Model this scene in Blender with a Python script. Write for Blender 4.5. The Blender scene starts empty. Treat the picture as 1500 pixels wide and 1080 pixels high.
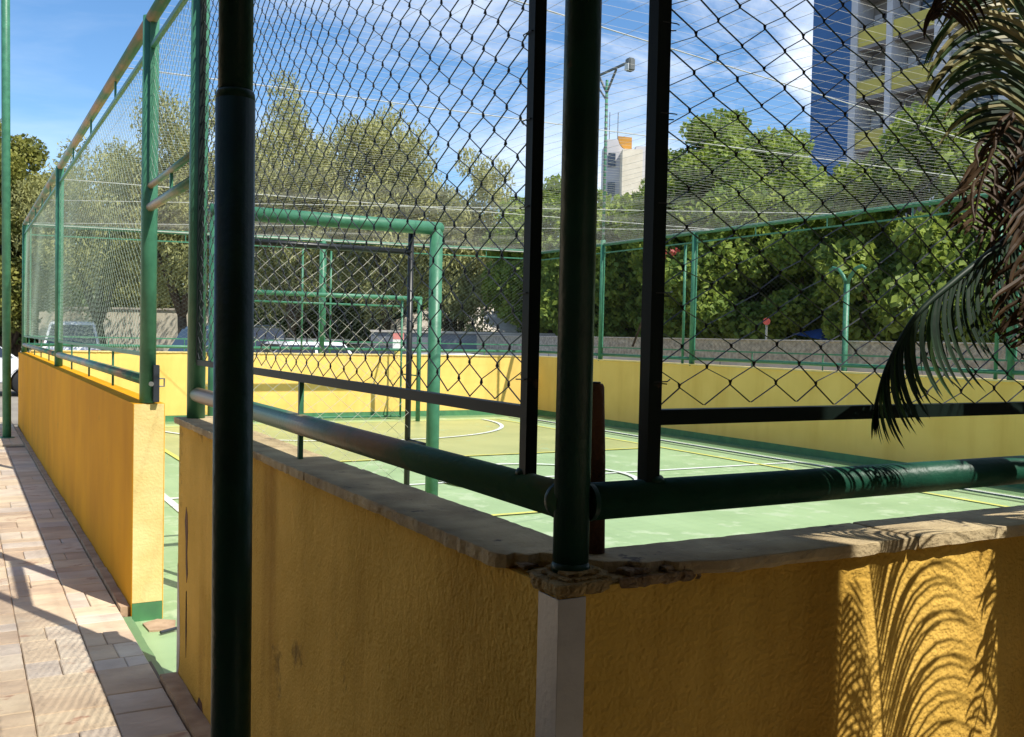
import bpy, bmesh, math, random
import numpy as np
from mathutils import Vector, Matrix
random.seed(7); rng = np.random.default_rng(11)
scene = bpy.context.scene
COL = scene.collection
# ------------------------------------------------------------------ camera
cam = bpy.data.cameras.new('camera'); camo = bpy.data.objects.new('camera', cam); COL.objects.link(camo)
ROT = dict(pitch=-1.744, roll=1.227, yaw=29.194)
pi_, ro, ya = (math.radians(ROT[k]) for k in ('pitch', 'roll', 'yaw'))
fw = Vector((math.sin(ya)*math.cos(pi_), math.cos(ya)*math.cos(pi_), math.sin(pi_)))
r0 = Vector((math.cos(ya), -math.sin(ya), 0)); u0 = r0.cross(fw)
RX = r0*math.cos(ro)+u0*math.sin(ro); UY = -r0*math.sin(ro)+u0*math.cos(ro)
CAM = Vector((-.837, -1.296, 1.40)); FPX = 1443.24
camo.matrix_world = Matrix(((RX.x, UY.x, -fw.x, CAM.x), (RX.y, UY.y, -fw.y, CAM.y), (RX.z, UY.z, -fw.z, CAM.z), (0, 0, 0, 1)))
cam.sensor_width = 36; cam.lens = 36*FPX/1500; cam.clip_end = 3000; cam.clip_start = .02
scene.camera = camo
def PX(x, y, t):                                   # a point of the place, t metres ahead of the camera
    return CAM + (fw + RX*((x-750)/FPX) + UY*((540-y)/FPX))*t
# ------------------------------------------------------------------ light
SUN = Vector((.255, -.70, 1.0)).normalized()
EL = math.asin(SUN.z); AZ = math.atan2(SUN.x, SUN.y)
world = bpy.data.worlds.new('World'); scene.world = world; world.use_nodes = True
nt = world.node_tree; nt.nodes.clear()
def wn(t): return nt.nodes.new(t)
sky = wn('ShaderNodeTexSky'); sky.sky_type = 'NISHITA'; sky.sun_disc = False
sky.sun_elevation = EL; sky.sun_rotation = AZ; sky.air_density = 1.0; sky.dust_density = .3; sky.ozone_density = 2.2; sky.altitude = 900
tc = wn('ShaderNodeTexCoord'); mp = wn('ShaderNodeMapping'); mp.inputs['Rotation'].default_value = (.25, .35, .6); mp.inputs['Scale'].default_value = (2.0, 5.5, 9.0)
ns = wn('ShaderNodeTexNoise'); ns.inputs['Scale'].default_value = 1.3; ns.inputs['Detail'].default_value = 8; ns.inputs['Roughness'].default_value = .58; ns.inputs['Distortion'].default_value = .5
n2 = wn('ShaderNodeTexNoise'); n2.inputs['Scale'].default_value = 2.2; n2.inputs['Detail'].default_value = 3
rp = wn('ShaderNodeValToRGB'); rp.color_ramp.elements[0].position = .42; rp.color_ramp.elements[1].position = .80
sx = wn('ShaderNodeVectorMath'); sx.operation = 'DOT_PRODUCT'; sx.inputs[1].default_value = (.80, -.25, .0)
mr = wn('ShaderNodeMapRange'); mr.inputs[1].default_value = -.15; mr.inputs[2].default_value = .45; mr.inputs[3].default_value = .28; mr.inputs[4].default_value = 1.35
mul = wn('ShaderNodeMath'); mul.operation = 'MULTIPLY'; mul.use_clamp = True
mix = wn('ShaderNodeMixRGB'); mix.inputs[2].default_value = (8.2, 8.5, 8.9, 1)
bg = wn('ShaderNodeBackground'); bg.inputs[1].default_value = .135; out = wn('ShaderNodeOutputWorld')
hs = wn('ShaderNodeHueSaturation'); hs.inputs['Saturation'].default_value = 1.2
L = nt.links.new
L(tc.outputs['Generated'], mp.inputs[0]); L(mp.outputs[0], ns.inputs[0]); L(ns.outputs[0], rp.inputs[0])
L(tc.outputs['Generated'], sx.inputs[0]); L(sx.outputs['Value'], mr.inputs[0]); L(rp.outputs[0], mul.inputs[0]); L(mr.outputs[0], mul.inputs[1])
L(sky.outputs[0], hs.inputs['Color']); L(hs.outputs[0], mix.inputs[1]); L(mul.outputs[0], mix.inputs[0]); L(mix.outputs[0], bg.inputs[0]); L(bg.outputs[0], out.inputs[0])
sl = bpy.data.lights.new('sun', 'SUN'); sl.energy = 4.8; sl.angle = math.radians(.5); sl.color = (1, .95, .86)
so = bpy.data.objects.new('sun', sl); COL.objects.link(so); so.rotation_euler = SUN.to_track_quat('Z', 'Y').to_euler(); so.location = (0, 0, 30)
scene.view_settings.view_transform = 'Standard'; scene.view_settings.look = 'None'; scene.view_settings.gamma = 1
scene.view_settings.use_curve_mapping = False; scene.view_settings.exposure = .42

# ------------------------------------------------------------------ materials
def mat(name, c, c2=None, scale=6., rough=.7, bump=0., bscale=60., spec=.4, metal=0., detail=5., ramp=(.35, .65), stretch=(1, 1, 1), trans=0., coat=0., bdist=.01, wear=None, wscale=9., wpos=.62, b2=0., b2scale=12., streak=0., sk=(.7, .62, .5)):
    m = bpy.data.materials.new(name); m.use_nodes = True; t = m.node_tree; p = t.nodes['Principled BSDF']; K = t.links.new
    g = t.nodes.new('ShaderNodeNewGeometry'); mp = t.nodes.new('ShaderNodeMapping'); mp.inputs['Scale'].default_value = stretch; K(g.outputs['Position'], mp.inputs[0])
    p.inputs['Roughness'].default_value = rough; p.inputs['Metallic'].default_value = metal; p.inputs['Specular IOR Level'].default_value = spec
    p.inputs['Coat Weight'].default_value = coat; p.inputs['Coat Roughness'].default_value = .15
    if c2 is None: c2 = tuple(v*.82 for v in c)
    n = t.nodes.new('ShaderNodeTexNoise'); n.inputs['Scale'].default_value = scale; n.inputs['Detail'].default_value = detail; K(mp.outputs[0], n.inputs[0])
    r = t.nodes.new('ShaderNodeValToRGB'); e = r.color_ramp.elements; e[0].position, e[1].position = ramp; e[0].color = (*c2, 1); e[1].color = (*c, 1); K(n.outputs[0], r.inputs[0])
    colo = r.outputs[0]
    if wear:
        n3 = t.nodes.new('ShaderNodeTexNoise'); n3.inputs['Scale'].default_value = wscale; n3.inputs['Detail'].default_value = 8; n3.inputs['Roughness'].default_value = .65; K(mp.outputs[0], n3.inputs[0])
        r3 = t.nodes.new('ShaderNodeValToRGB'); r3.color_ramp.elements[0].position = wpos; r3.color_ramp.elements[1].position = wpos+.06; K(n3.outputs[0], r3.inputs[0])
        x = t.nodes.new('ShaderNodeMixRGB'); x.inputs[2].default_value = (*wear, 1); K(r3.outputs[0], x.inputs[0]); K(colo, x.inputs[1]); colo = x.outputs[0]
    if streak:
        m5 = t.nodes.new('ShaderNodeMapping'); m5.inputs['Scale'].default_value = (1, 1, .09); K(g.outputs['Position'], m5.inputs[0])
        n5 = t.nodes.new('ShaderNodeTexNoise'); n5.inputs['Scale'].default_value = streak; n5.inputs['Detail'].default_value = 7; n5.inputs['Roughness'].default_value = .6; K(m5.outputs[0], n5.inputs[0])
        r5 = t.nodes.new('ShaderNodeValToRGB'); r5.color_ramp.elements[0].position = .50; r5.color_ramp.elements[1].position = .74; r5.color_ramp.elements[0].color = (1, 1, 1, 1); r5.color_ramp.elements[1].color = (*sk, 1); K(n5.outputs[0], r5.inputs[0])
        x5 = t.nodes.new('ShaderNodeMixRGB'); x5.blend_type = 'MULTIPLY'; x5.inputs[0].default_value = 1; K(colo, x5.inputs[1]); K(r5.outputs[0], x5.inputs[2]); colo = x5.outputs[0]
    K(colo, p.inputs['Base Color'])
    if bump:
        nb = t.nodes.new('ShaderNodeTexNoise'); nb.inputs['Scale'].default_value = bscale; nb.inputs['Detail'].default_value = 4; K(g.outputs['Position'], nb.inputs[0])
        b = t.nodes.new('ShaderNodeBump'); b.inputs['Strength'].default_value = bump; b.inputs['Distance'].default_value = bdist; K(nb.outputs[0], b.inputs['Height'])
        if b2:
            nc = t.nodes.new('ShaderNodeTexNoise'); nc.inputs['Scale'].default_value = b2scale; nc.inputs['Detail'].default_value = 3; K(mp.outputs[0], nc.inputs[0])
            bb = t.nodes.new('ShaderNodeBump'); bb.inputs['Strength'].default_value = b2; bb.inputs['Distance'].default_value = bdist*3; K(nc.outputs[0], bb.inputs['Height']); K(bb.outputs[0], b.inputs['Normal'])
        K(b.outputs[0], p.inputs['Normal'])
    if trans:
        o = t.nodes['Material Output']; tr = t.nodes.new('ShaderNodeBsdfTranslucent'); K(colo, tr.inputs[0]); ms = t.nodes.new('ShaderNodeMixShader'); ms.inputs[0].default_value = trans
        K(p.outputs[0], ms.inputs[1]); K(tr.outputs[0], ms.inputs[2]); K(ms.outputs[0], o.inputs[0])
    return m
M = {}
M['green'] = mat('green_enamel', (.060, .210, .120), (.040, .155, .088), 14, .42, .15, 40, .4, wear=(.16, .11, .07), wscale=13, wpos=.70)
M['green_shaded'] = mat('shaded_green_enamel', (.009, .048, .031), (.007, .032, .022), 10, .40, .2, 50, .2, wear=(.06, .045, .03), wscale=20, wpos=.70)  # the fence green, darkened for the shade on the near posts
M['mottled_rail'] = mat('mottled_green_rail', (.045, .16, .08), (.30, .19, .10), 5, .42, .2, 60, .5, ramp=(.40, .56), stretch=(1, .4, 1))  # green mottled with brown
M['green_half_shaded'] = mat('half_shaded_green_enamel', (.014, .085, .050), (.010, .06, .036), 10, .42, .2, 50, .25, wear=(.05, .045, .03), wscale=20, wpos=.70)  # the same green, partly darkened for the shade on the near rail
M['black'] = mat('black_paint', (.012, .014, .013), None, 14, .35)
M['yellow'] = mat('yellow_wall_paint', (.86, .58, .165), (.80, .53, .14), 2.2, .75, .35, 90, .15, streak=2.5, sk=(.88, .83, .74), wear=(.55, .40, .18), wscale=3, wpos=.70, bdist=.004)
M['ochre'] = mat('ochre_wall_tone', (.72, .34, .006), (.62, .28, .005), 2.5, .75, .3, 70, .1, streak=2.2, sk=(.90, .85, .76), stretch=(1, 1, .7), bdist=.004, wear=(.45, .24, .03), wscale=4, wpos=.66)
M['ochre_rough'] = mat('rough_ochre_plaster', (.76, .48, .105), (.60, .37, .07), 3.2, .9, .85, 120, .1, streak=3.2, sk=(.62, .55, .45), wear=(.30, .19, .05), wscale=2.6, wpos=.64, bdist=.004, b2=.55, b2scale=30)
M['pale_tone'] = mat('pale_yellow_tone', (.78, .62, .28), (.70, .52, .20), 5, .8, .3, 70, .2, wear=(.60, .50, .25), wscale=7, wpos=.62)
M['baseboard'] = mat('green_base_paint', (.08, .24, .10), (.06, .18, .08), 8, .6)
M['coping'] = mat('grey_stone_coping', (.54, .43, .25), (.34, .26, .15), 9, .85, .9, 120, .2, detail=9, bdist=.004, wear=(.11, .085, .065), wscale=12, wpos=.62, b2=.6, b2scale=18)
M['coping_edge'] = mat('broken_stone', (.36, .26, .15), (.15, .10, .06), 26, .9, 1.0, 110, .15, detail=9, bdist=.008, b2=1.0, b2scale=40)
M['mortar'] = mat('tan_mortar', (.38, .28, .13), (.24, .17, .08), 20, .9, 1.0, 130, .1, detail=8, bdist=.006, b2=.8, b2scale=40)
M['alu'] = mat('grey_metal_angle', (.44, .43, .42), (.37, .36, .35), 12, .45, .1, 90, .5, metal=.25, wear=(.24, .20, .16), wscale=18, wpos=.70)
M['rust'] = mat('brown_rusty_pipe', (.17, .08, .04), (.08, .035, .02), 18, .8, .5, 90, .3, stretch=(1, 1, .3))
M['court'] = mat('light_green_court_paint', (.35, .48, .245), (.29, .41, .20), 1.3, .46, .12, 45, .45, detail=8, wear=(.42, .52, .31), wscale=3.4, wpos=.55, bdist=.002)
M['court_tan'] = mat('olive_court_tone', (.43, .45, .19), (.36, .39, .16), 1.1, .40, .12, 45, .45, detail=8, wear=(.36, .46, .24), wscale=2.5, wpos=.60, bdist=.002)
M['apron'] = mat('dark_green_court_paint', (.17, .29, .14), (.13, .24, .11), 1.6, .45, .1, 45, .4, detail=8)
M['white_line'] = mat('white_line_paint', (.72, .74, .68), (.58, .62, .54), 6, .6)
M['yellow_line'] = mat('yellow_line_paint', (.66, .62, .12), (.56, .54, .14), 6, .6)
M['dark_line'] = mat('dark_line_tone', (.05, .10, .06), None, 6, .6)
M['ground'] = mat('dusty_asphalt', (.30, .27, .22), (.20, .18, .15), .9, .95, .4, 30, .2)
M['joint'] = mat('paving_bed', (.20, .15, .11), None, 10, .95)
stones = [mat('quartzite_%d' % i, c, c2, 4.5, .75, .6, 40, .3, detail=10, stretch=(1, 1.5, 1), bdist=.004, wear=w, wscale=4, wpos=.58, b2=.5, b2scale=14) for i, (c, c2, w) in enumerate([
    ((.74, .60, .41), (.60, .47, .32), (.48, .30, .20)), ((.68, .53, .36), (.54, .41, .28), (.60, .48, .34)), ((.72, .61, .46), (.58, .47, .35), (.52, .36, .25)), ((.62, .47, .32), (.49, .36, .25), (.55, .42, .30)), ((.66, .56, .45), (.52, .43, .34), (.60, .50, .40))])]
M['kerb'] = mat('sandstone_kerb', (.52, .37, .24), (.36, .24, .15), 10, .85, .6, 60, .2, bdist=.005)
M['wire'] = mat('silhouette_wire', (.035, .036, .038), (.02, .022, .024), 30, .5, spec=.4)  # wire darkened, its silhouette put into the colour
M['wire_pale'] = mat('green_coated_wire', (.30, .36, .30), (.20, .27, .21), 30, .5, spec=.4)
M['net'] = mat('white_cord', (.55, .53, .46), None, 30, .8)
M['cable'] = mat('steel_cable', (.55, .55, .52), None, 30, .5)
M['concrete'] = mat('weathered_concrete', (.72, .67, .60), (.56, .52, .47), 2, .9, .8, 30, .15, bdist=.01)
M['roughcast'] = mat('roughcast_render', (.62, .56, .46), (.36, .32, .26), 14, .95, 1., 60, .1, bdist=.02)
M['cream'] = mat('cream_render', (.80, .73, .58), (.68, .61, .47), 1.2, .85, .4, 40, .2)
M['greywall'] = mat('grey_boundary_paint', (.22, .24, .26), (.17, .18, .20), 1.2, .8)
M['rooftin'] = mat('pale_roof_sheet', (.62, .56, .48), (.50, .44, .36), 3, .7)
M['porch'] = mat('porch_concrete', (.36, .29, .20), None, 2, .9)
M['bounce_tile'] = mat('bounce_floor_tile', (.50, .43, .32), (.40, .33, .25), 8, .95, 1., 40, .1)
M['bark'] = mat('grey_bark', (.12, .09, .065), (.05, .038, .028), 14, .95, 1., 30, .1, stretch=(1, 1, .3), bdist=.03)
M['leaf'] = mat('ficus_leaf', (.34, .42, .07), (.10, .18, .035), 2.6, .62, spec=.3, trans=.42, ramp=(.30, .70))
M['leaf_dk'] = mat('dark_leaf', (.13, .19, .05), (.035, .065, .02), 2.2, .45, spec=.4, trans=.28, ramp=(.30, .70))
M['leaf_al'] = mat('broad_leaf', (.34, .42, .07), (.09, .15, .03), 3.2, .55, spec=.3, trans=.38, ramp=(.32, .66))
M['leaf_olive'] = mat('olive_feathery_leaf', (.42, .42, .16), (.25, .26, .10), 1.1, .6, spec=.3, trans=.35, ramp=(.32, .66))
M['leaf_yel'] = mat('yellow_green_leaf', (.34, .33, .07), (.11, .14, .035), 1.2, .5, spec=.3, trans=.35, ramp=(.32, .66))
M['palm'] = mat('palm_green', (.065, .12, .035), (.026, .055, .020), 22, .42, spec=.45, trans=.22)
M['palm_blue'] = mat('palm_dark_green', (.028, .055, .030), (.012, .026, .018), 18, .5, spec=.35, trans=.15)
M['palm_dead'] = mat('dead_palm_brown', (.085, .047, .018), (.035, .018, .008), 24, .6, spec=.3, trans=.18)
M['palm_sunlit'] = mat('sunlit_palm', (.42, .36, .16), (.24, .22, .08), 24, .45, spec=.4, trans=.25)  # leaf colour paled to stand for direct sun
M['palm_stem'] = mat('palm_stem', (.12, .11, .05), (.05, .045, .025), 20, .6, spec=.25)
M['sheath'] = mat('grey_palm_sheath', (.16, .20, .17), (.10, .13, .11), 9, .45, stretch=(1, 1, .3))
M['blue'] = mat('blue_tower_paint', (.060, .165, .38), (.052, .145, .33), .3, .8)
M['towerwhite'] = mat('white_tower_paint', (.62, .62, .64), None, .4, .8)
M['toweryellow'] = mat('yellow_parapet_paint', (.64, .54, .12), (.54, .45, .12), .8, .8)
M['towergrey'] = mat('grey_recess_paint', (.30, .28, .27), (.22, .21, .21), .6, .8)
M['pane'] = mat('tinted_window_glass', (.03, .035, .05), None, 1, .08, spec=.8)
M['orange'] = mat('orange_paint', (.62, .30, .05), None, 1, .8)
M['carwhite'] = mat('white_car_paint', (.78, .79, .80), (.74, .75, .76), 1, .25, coat=.6)
M['carsilver'] = mat('silver_car_paint', (.50, .52, .54), None, 1, .25, metal=.5, coat=.6)
M['cardark'] = mat('dark_car_paint', (.025, .03, .035), None, 1, .2, coat=.8)
M['tyre'] = mat('tyre_rubber', (.02, .02, .02), None, 8, .8)
M['rim'] = mat('alloy_rim', (.45, .46, .48), None, 4, .3, metal=.7)
M['redplastic'] = mat('red_lens', (.5, .02, .02), None, 4, .3)
M['lampglass'] = mat('lamp_glass', (.65, .68, .70), None, 4, .15)
M['lampgrey'] = mat('lamp_housing', (.14, .15, .15), None, 4, .5)
M['red'] = mat('red_paint', (.38, .06, .045), None, 4, .6)
M['signwhite'] = mat('white_sign', (.75, .74, .72), None, 4, .6)
M['pink'] = mat('pinkish_red_sign', (.62, .22, .20), None, 4, .6)
M['bluetarp'] = mat('blue_tarp', (.04, .10, .32), (.03, .07, .22), 4, .6)
M['latch'] = mat('dark_latch_paint', (.035, .04, .05), None, 8, .45)
M['galv'] = mat('galvanised_plate', (.35, .35, .33), None, 8, .4, metal=.6)

# ------------------------------------------------------------------ helpers
ORG = {}
def org(o): return ORG.get(o.name, Vector((0, 0, 0)))
def tag(o, label=None, cat=None, group=None, kind=None):
    if label: o['label'] = label
    if cat: o['category'] = cat
    if group: o['group'] = group
    if kind: o['kind'] = kind
    return o
def thing(name, label, cat, loc, group=None):
    o = bpy.data.objects.new(name, None); COL.objects.link(o); o.location = loc; o.empty_display_size = .2
    ORG[o.name] = Vector(loc); return tag(o, label, cat, group)
def fin(name, verts, faces, m, parent=None, smooth=False):
    base = org(parent) if parent else Vector((0, 0, 0))
    me = bpy.data.meshes.new(name)
    vs = [(v[0]-base.x, v[1]-base.y, v[2]-base.z) for v in verts]
    me.from_pydata(vs, [], faces); me.materials.append(m if not isinstance(m, str) else M[m])
    if smooth: me.polygons.foreach_set('use_smooth', [True]*len(me.polygons))
    me.update()
    o = bpy.data.objects.new(name, me); COL.objects.link(o)
    if parent: o.parent = parent; ORG[o.name] = base
    return o
class MB:
    def __init__(s): s.v = []; s.f = []
    def box(s, a, b):
        n = len(s.v); x0, y0, z0 = a; x1, y1, z1 = b
        s.v += [(x0, y0, z0), (x1, y0, z0), (x1, y1, z0), (x0, y1, z0), (x0, y0, z1), (x1, y0, z1), (x1, y1, z1), (x0, y1, z1)]
        s.f += [tuple(n+i for i in q) for q in ((0, 3, 2, 1), (4, 5, 6, 7), (0, 1, 5, 4), (1, 2, 6, 5), (2, 3, 7, 6), (3, 0, 4, 7))]; return s
    def tube(s, p0, p1, r, seg=16, r1=None, caps=True):
        return s.path([p0, p1], [r, r if r1 is None else r1], seg, caps)
    def path(s, pts, rs, seg=12, caps=True):
        pts = [Vector(p) for p in pts]
        if not isinstance(rs, (list, tuple)): rs = [rs]*len(pts)
        n0 = len(s.v); up = None
        for i, p in enumerate(pts):
            d = (pts[min(i+1, len(pts)-1)]-pts[max(i-1, 0)]).normalized()
            if up is None: up = Vector((0, 0, 1)) if abs(d.z) < .9 else Vector((1, 0, 0))
            a = d.cross(up).normalized(); b = a.cross(d).normalized(); up = b
            for k in range(seg):
                t = 2*math.pi*(k+.5)/seg; s.v.append(tuple(p+(a*math.cos(t)+b*math.sin(t))*rs[i]))
        for i in range(len(pts)-1):
            for k in range(seg):
                q = n0+i*seg; s.f.append((q+k, q+(k+1) % seg, q+seg+(k+1) % seg, q+seg+k))
        if caps:
            s.f.append(tuple(n0+k for k in reversed(range(seg)))); s.f.append(tuple(n0+(len(pts)-1)*seg+k for k in range(seg)))
        return s
    def bar(s, p0, p1, w, h=None):                  # square bar
        p0 = Vector(p0); p1 = Vector(p1); d = (p1-p0).normalized(); up = Vector((0, 0, 1)) if abs(d.z) < .9 else Vector((0, 1, 0))
        a = d.cross(up).normalized()*(w/2); b = a.cross(d).normalized()*((h or w)/2); n = len(s.v)
        for p in (p0, p1):
            for u, v in ((-1, -1), (1, -1), (1, 1), (-1, 1)): s.v.append(tuple(p+a*u+b*v))
        s.f += [tuple(n+i for i in q) for q in ((0, 1, 2, 3), (7, 6, 5, 4), (0, 4, 5, 1), (1, 5, 6, 2), (2, 6, 7, 3), (3, 7, 4, 0))]; return s
    def prism(s, outline, z0, z1):
        n = len(s.v); k = len(outline)
        s.v += [(x, y, z0) for x, y in outline]+[(x, y, z1) for x, y in outline]
        s.f.append(tuple(n+i for i in reversed(range(k)))); s.f.append(tuple(n+k+i for i in range(k)))
        for i in range(k): s.f.append((n+i, n+(i+1) % k, n+k+(i+1) % k, n+k+i))
        return s
    def build(s, name, m, parent=None, smooth=False, bevel=0., segs=2):
        o = fin(name, s.v, s.f, m, parent, smooth)
        if bevel:
            bm = bmesh.new(); bm.from_mesh(o.data); bmesh.ops.bevel(bm, geom=[e for e in bm.edges if e.calc_length() > bevel*2.2], offset=bevel, segments=segs, affect='EDGES'); bm.to_mesh(o.data); bm.free()
        return o
def tubeo(name, p0, p1, r, m, parent, seg=20): 
    o = MB().tube(p0, p1, r, seg).build(name, m, parent, True)
    for p in o.data.polygons[-2:]: p.use_smooth = False
    return o
def rough_slab(name, outline, z0, z1, m, parent, jit=.002, step=.02, undercut=.004, zj=.0015):
    pts = []
    k = len(outline)
    for i in range(k):
        a = Vector((*outline[i], 0)); b = Vector((*outline[(i+1) % k], 0)); n = max(1, int((b-a).length/step))
        for j in range(n):
            p = a.lerp(b, j/n); pts.append((p.x+random.uniform(-jit, jit), p.y+random.uniform(-jit, jit)))
    cx = sum(p[0] for p in pts)/len(pts); cy = sum(p[1] for p in pts)/len(pts)
    v = []; n = len(pts); h = z1-z0
    for lvl, (z, ins) in enumerate(((z0, undercut), (z0+h*.35, 0), (z0+h*.75, 0), (z1-.001, .0012), (z1, .004))):
        for x, y in pts:
            d = Vector((cx-x, cy-y)); d = d.normalized()*(ins+random.uniform(0, jit)) if d.length else d
            v.append((x+d.x, y+d.y, z+(random.uniform(-zj, zj) if lvl < 3 else 0)))
    f = [tuple(reversed(range(n)))]
    for l in range(4):
        for i in range(n): f.append((l*n+i, l*n+(i+1) % n, (l+1)*n+(i+1) % n, (l+1)*n+i))
    f.append(tuple(4*n+i for i in range(n)))
    return fin(name, v, f, m, parent)
def structure(o): o['kind'] = 'structure'; return o

# ------------------------------------------------------------------ ground, court, pavement
b = MB(); b.v = [(-1500, -1500, -.30), (1500, -1500, -.30), (1500, 1500, -.30), (-1500, 1500, -.30)]; b.f = [(0, 1, 2, 3)]
structure(b.build('ground', 'ground'))
CZ = -.10
court = structure(MB().box((-.073, -.05, -.29), (9.4, 15.85, CZ)).build('court_floor', 'apron'))
b = MB(); b.v = [(-.072, .0, CZ+.004), (8.62, .0, CZ+.004), (8.62, 15.15, CZ+.004), (-.072, 15.15, CZ+.004)]; b.f = [(0, 1, 2, 3)]; b.build('playing_area', 'court', court)
b = MB(); b.v = [(1.38, 9.75, CZ+.008), (7.78, 9.75, CZ+.008), (7.78, 14.65, CZ+.008), (1.38, 14.65, CZ+.008)]; b.f = [(0, 1, 2, 3)]; b.build('olive_panel', 'court_tan', court)  # olive rectangle inside the far yellow lines
def strip(name, p, q, w, m, z=CZ+.012):
    p = Vector((*p, z)); q = Vector((*q, z)); d = (q-p).normalized(); a = Vector((-d.y, d.x, 0))*(w/2)
    fin(name, [p-a, q-a, q+a, p+a], [(0, 1, 2, 3)], m, court)
def arc(name, cx, cy, r, a0, a1, w, m, z=CZ+.016):
    n = 48; v = []
    for i in range(n+1):
        t = math.radians(a0+(a1-a0)*i/n)
        for rr in (r-w/2, r+w/2): v.append((cx+rr*math.cos(t), cy+rr*math.sin(t), z))
    fin(name, v, [(2*i, 2*i+1, 2*i+3, 2*i+2) for i in range(n)], m, court)
strip('white_line', (8.46, .6), (8.46, 15.0), .07, 'white_line'); strip('white_line', (.76, .6), (.76, 15.0), .07, 'white_line')
strip('white_line', (.795, 7.8), (8.425, 7.8), .07, 'white_line', CZ+.0125)
strip('dark_line', (8.22, .6), (8.22, 15.0), .035, 'dark_line')  # thin dark green strip beside the white side line
strip('yellow_line', (7.78, .95), (7.78, 14.65), .06, 'yellow_line', CZ+.016); strip('yellow_line', (1.38, .95), (1.38, 14.65), .06, 'yellow_line', CZ+.016)
for y in (.95, 5.95, 9.75, 14.65): strip('yellow_line', (1.41, y), (7.75, y), .06, 'yellow_line', CZ+.017)
arc('white_arc', 4.58, 14.65, 2.9, 180, 360, .07, 'white_line', CZ+.020); arc('white_arc', 4.58, .95, 2.9, 0, 180, .07, 'white_line', CZ+.020)
arc('white_circle', 4.58, 7.8, 1.08, 0, 360, .07, 'white_line', CZ+.020)
# stone pavement, falling gently away
def pz(y): return -.030-.0083*(y-3)
b = MB(); b.v = [(-9, -6, pz(-6)-.03), (-.10, -6, pz(-6)-.03), (-.10, 18, pz(18)-.03), (-9, 18, pz(18)-.03)]; b.f = [(0, 1, 2, 3)]
pave = structure(b.build('pavement', 'joint'))
def stone(x0, y0, x1, y1, store):
    g = .0016; v = []
    j = lambda: random.uniform(-.002, .002)
    c = [(x0+g+j(), y0+g+j()), (x1-g+j()*.3, y0+g+j()), (x1-g+j()*.3, y1-g+j()), (x0+g+j(), y1-g+j())]
    h = random.uniform(-.0015, .0015); n = len(store[0])
    zt = [pz(p[1])+h+random.uniform(-.0015, .0015) for p in c]
    cx = sum(p[0] for p in c)/4; cy = sum(p[1] for p in c)/4
    store[0] += [(p[0], p[1], pz(p[1])-.028) for p in c]+[(p[0], p[1], z-.004) for p, z in zip(c, zt)]+[(p[0]+.004*(1 if cx > p[0] else -1), p[1]+.004*(1 if cy > p[1] else -1), z) for p, z in zip(c, zt)]
    for l in (0, 4):
        for i in range(4): store[1].append((n+l+i, n+l+(i+1) % 4, n+l+4+(i+1) % 4, n+l+4+i))
    store[1].append((n+8, n+9, n+10, n+11))
cnt = 0
cols = [-.125, -.34, -.60, -.84, -1.26]
for ci in range(4):
    y = 1.2+random.uniform(0, .3)
    while y < (12.5 if ci < 2 else 9.5):
        l = random.choice((.14, .18, .22, .27, .33))*(1 if y < 7 else 1.35); xa, xb = cols[ci+1], cols[ci]
        if random.random() < .25:
            xm = xa+(xb-xa)*random.uniform(.4, .6)
            parts = ((xa, xm), (xm, xb))
        else: parts = ((xa, xb),)
        for u, w in parts:
            st = [[], []]; stone(u, y, w, y+l, st); fin('paving_stone', st[0], st[1], random.choice(stones), pave); cnt += 1
        y += l
st = [[], []]
for x0, x1, ya_, yb_ in [(-9, -1.26, -6, 18), (-1.26, -.125, 13.0, 18), (-1.26, -.125, -6, 1.2)]:
    x = x0
    while x < x1-.05:
        w = min(random.uniform(.25, .4), x1-x); y = ya_
        while y < yb_-.05:
            l = min(random.uniform(.3, .7), yb_-y); stone(x, y, x+w, y+l, st); y += l
        x += w
o = fin('paving_field', st[0], st[1], stones[0], pave); o['kind'] = 'stuff'
# kerb stones along the wall foot
kerb = thing('kerb', 'low tan stone kerb strip running along the foot of the ochre wall beside the walkway', 'kerb', (-.1, 4, -.1))
for ya_, yb_ in ((-.2, 2.90), (4.05, 15.6)):
    y = ya_
    while y < yb_-.1:
        l = min(random.uniform(.6, 1.0), yb_-y)
        rough_slab('kerb_stone', [(-.122, y+.003), (-.054 if y < 3 else -.075, y+.003), (-.054 if y < 3 else -.075, y+l-.003), (-.122, y+l-.003)], -.2, pz(y)+.016+random.uniform(-.003, .003), 'kerb', kerb, .002, .06); y += l
# threshold in the doorway
rough_slab('door_threshold', [(-.118, 2.93), (-.075, 2.93), (-.075, 4.01), (-.118, 4.01)], -.22, -.062, 'apron', court, .003, .05)
b = MB().prism([(-.02, 3.80), (.10, 3.78), (.13, 3.93), (.05, 3.99), (-.03, 3.94)], CZ+.004, CZ+.014); b.build('bare_cement_patch', 'kerb', court)
MB().path([(.02, 3.72, CZ+.02), (.10, 3.76, CZ+.02), (.16, 3.72, CZ+.02)], .008, 8).build('floor_bolt', 'latch', court)

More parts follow.
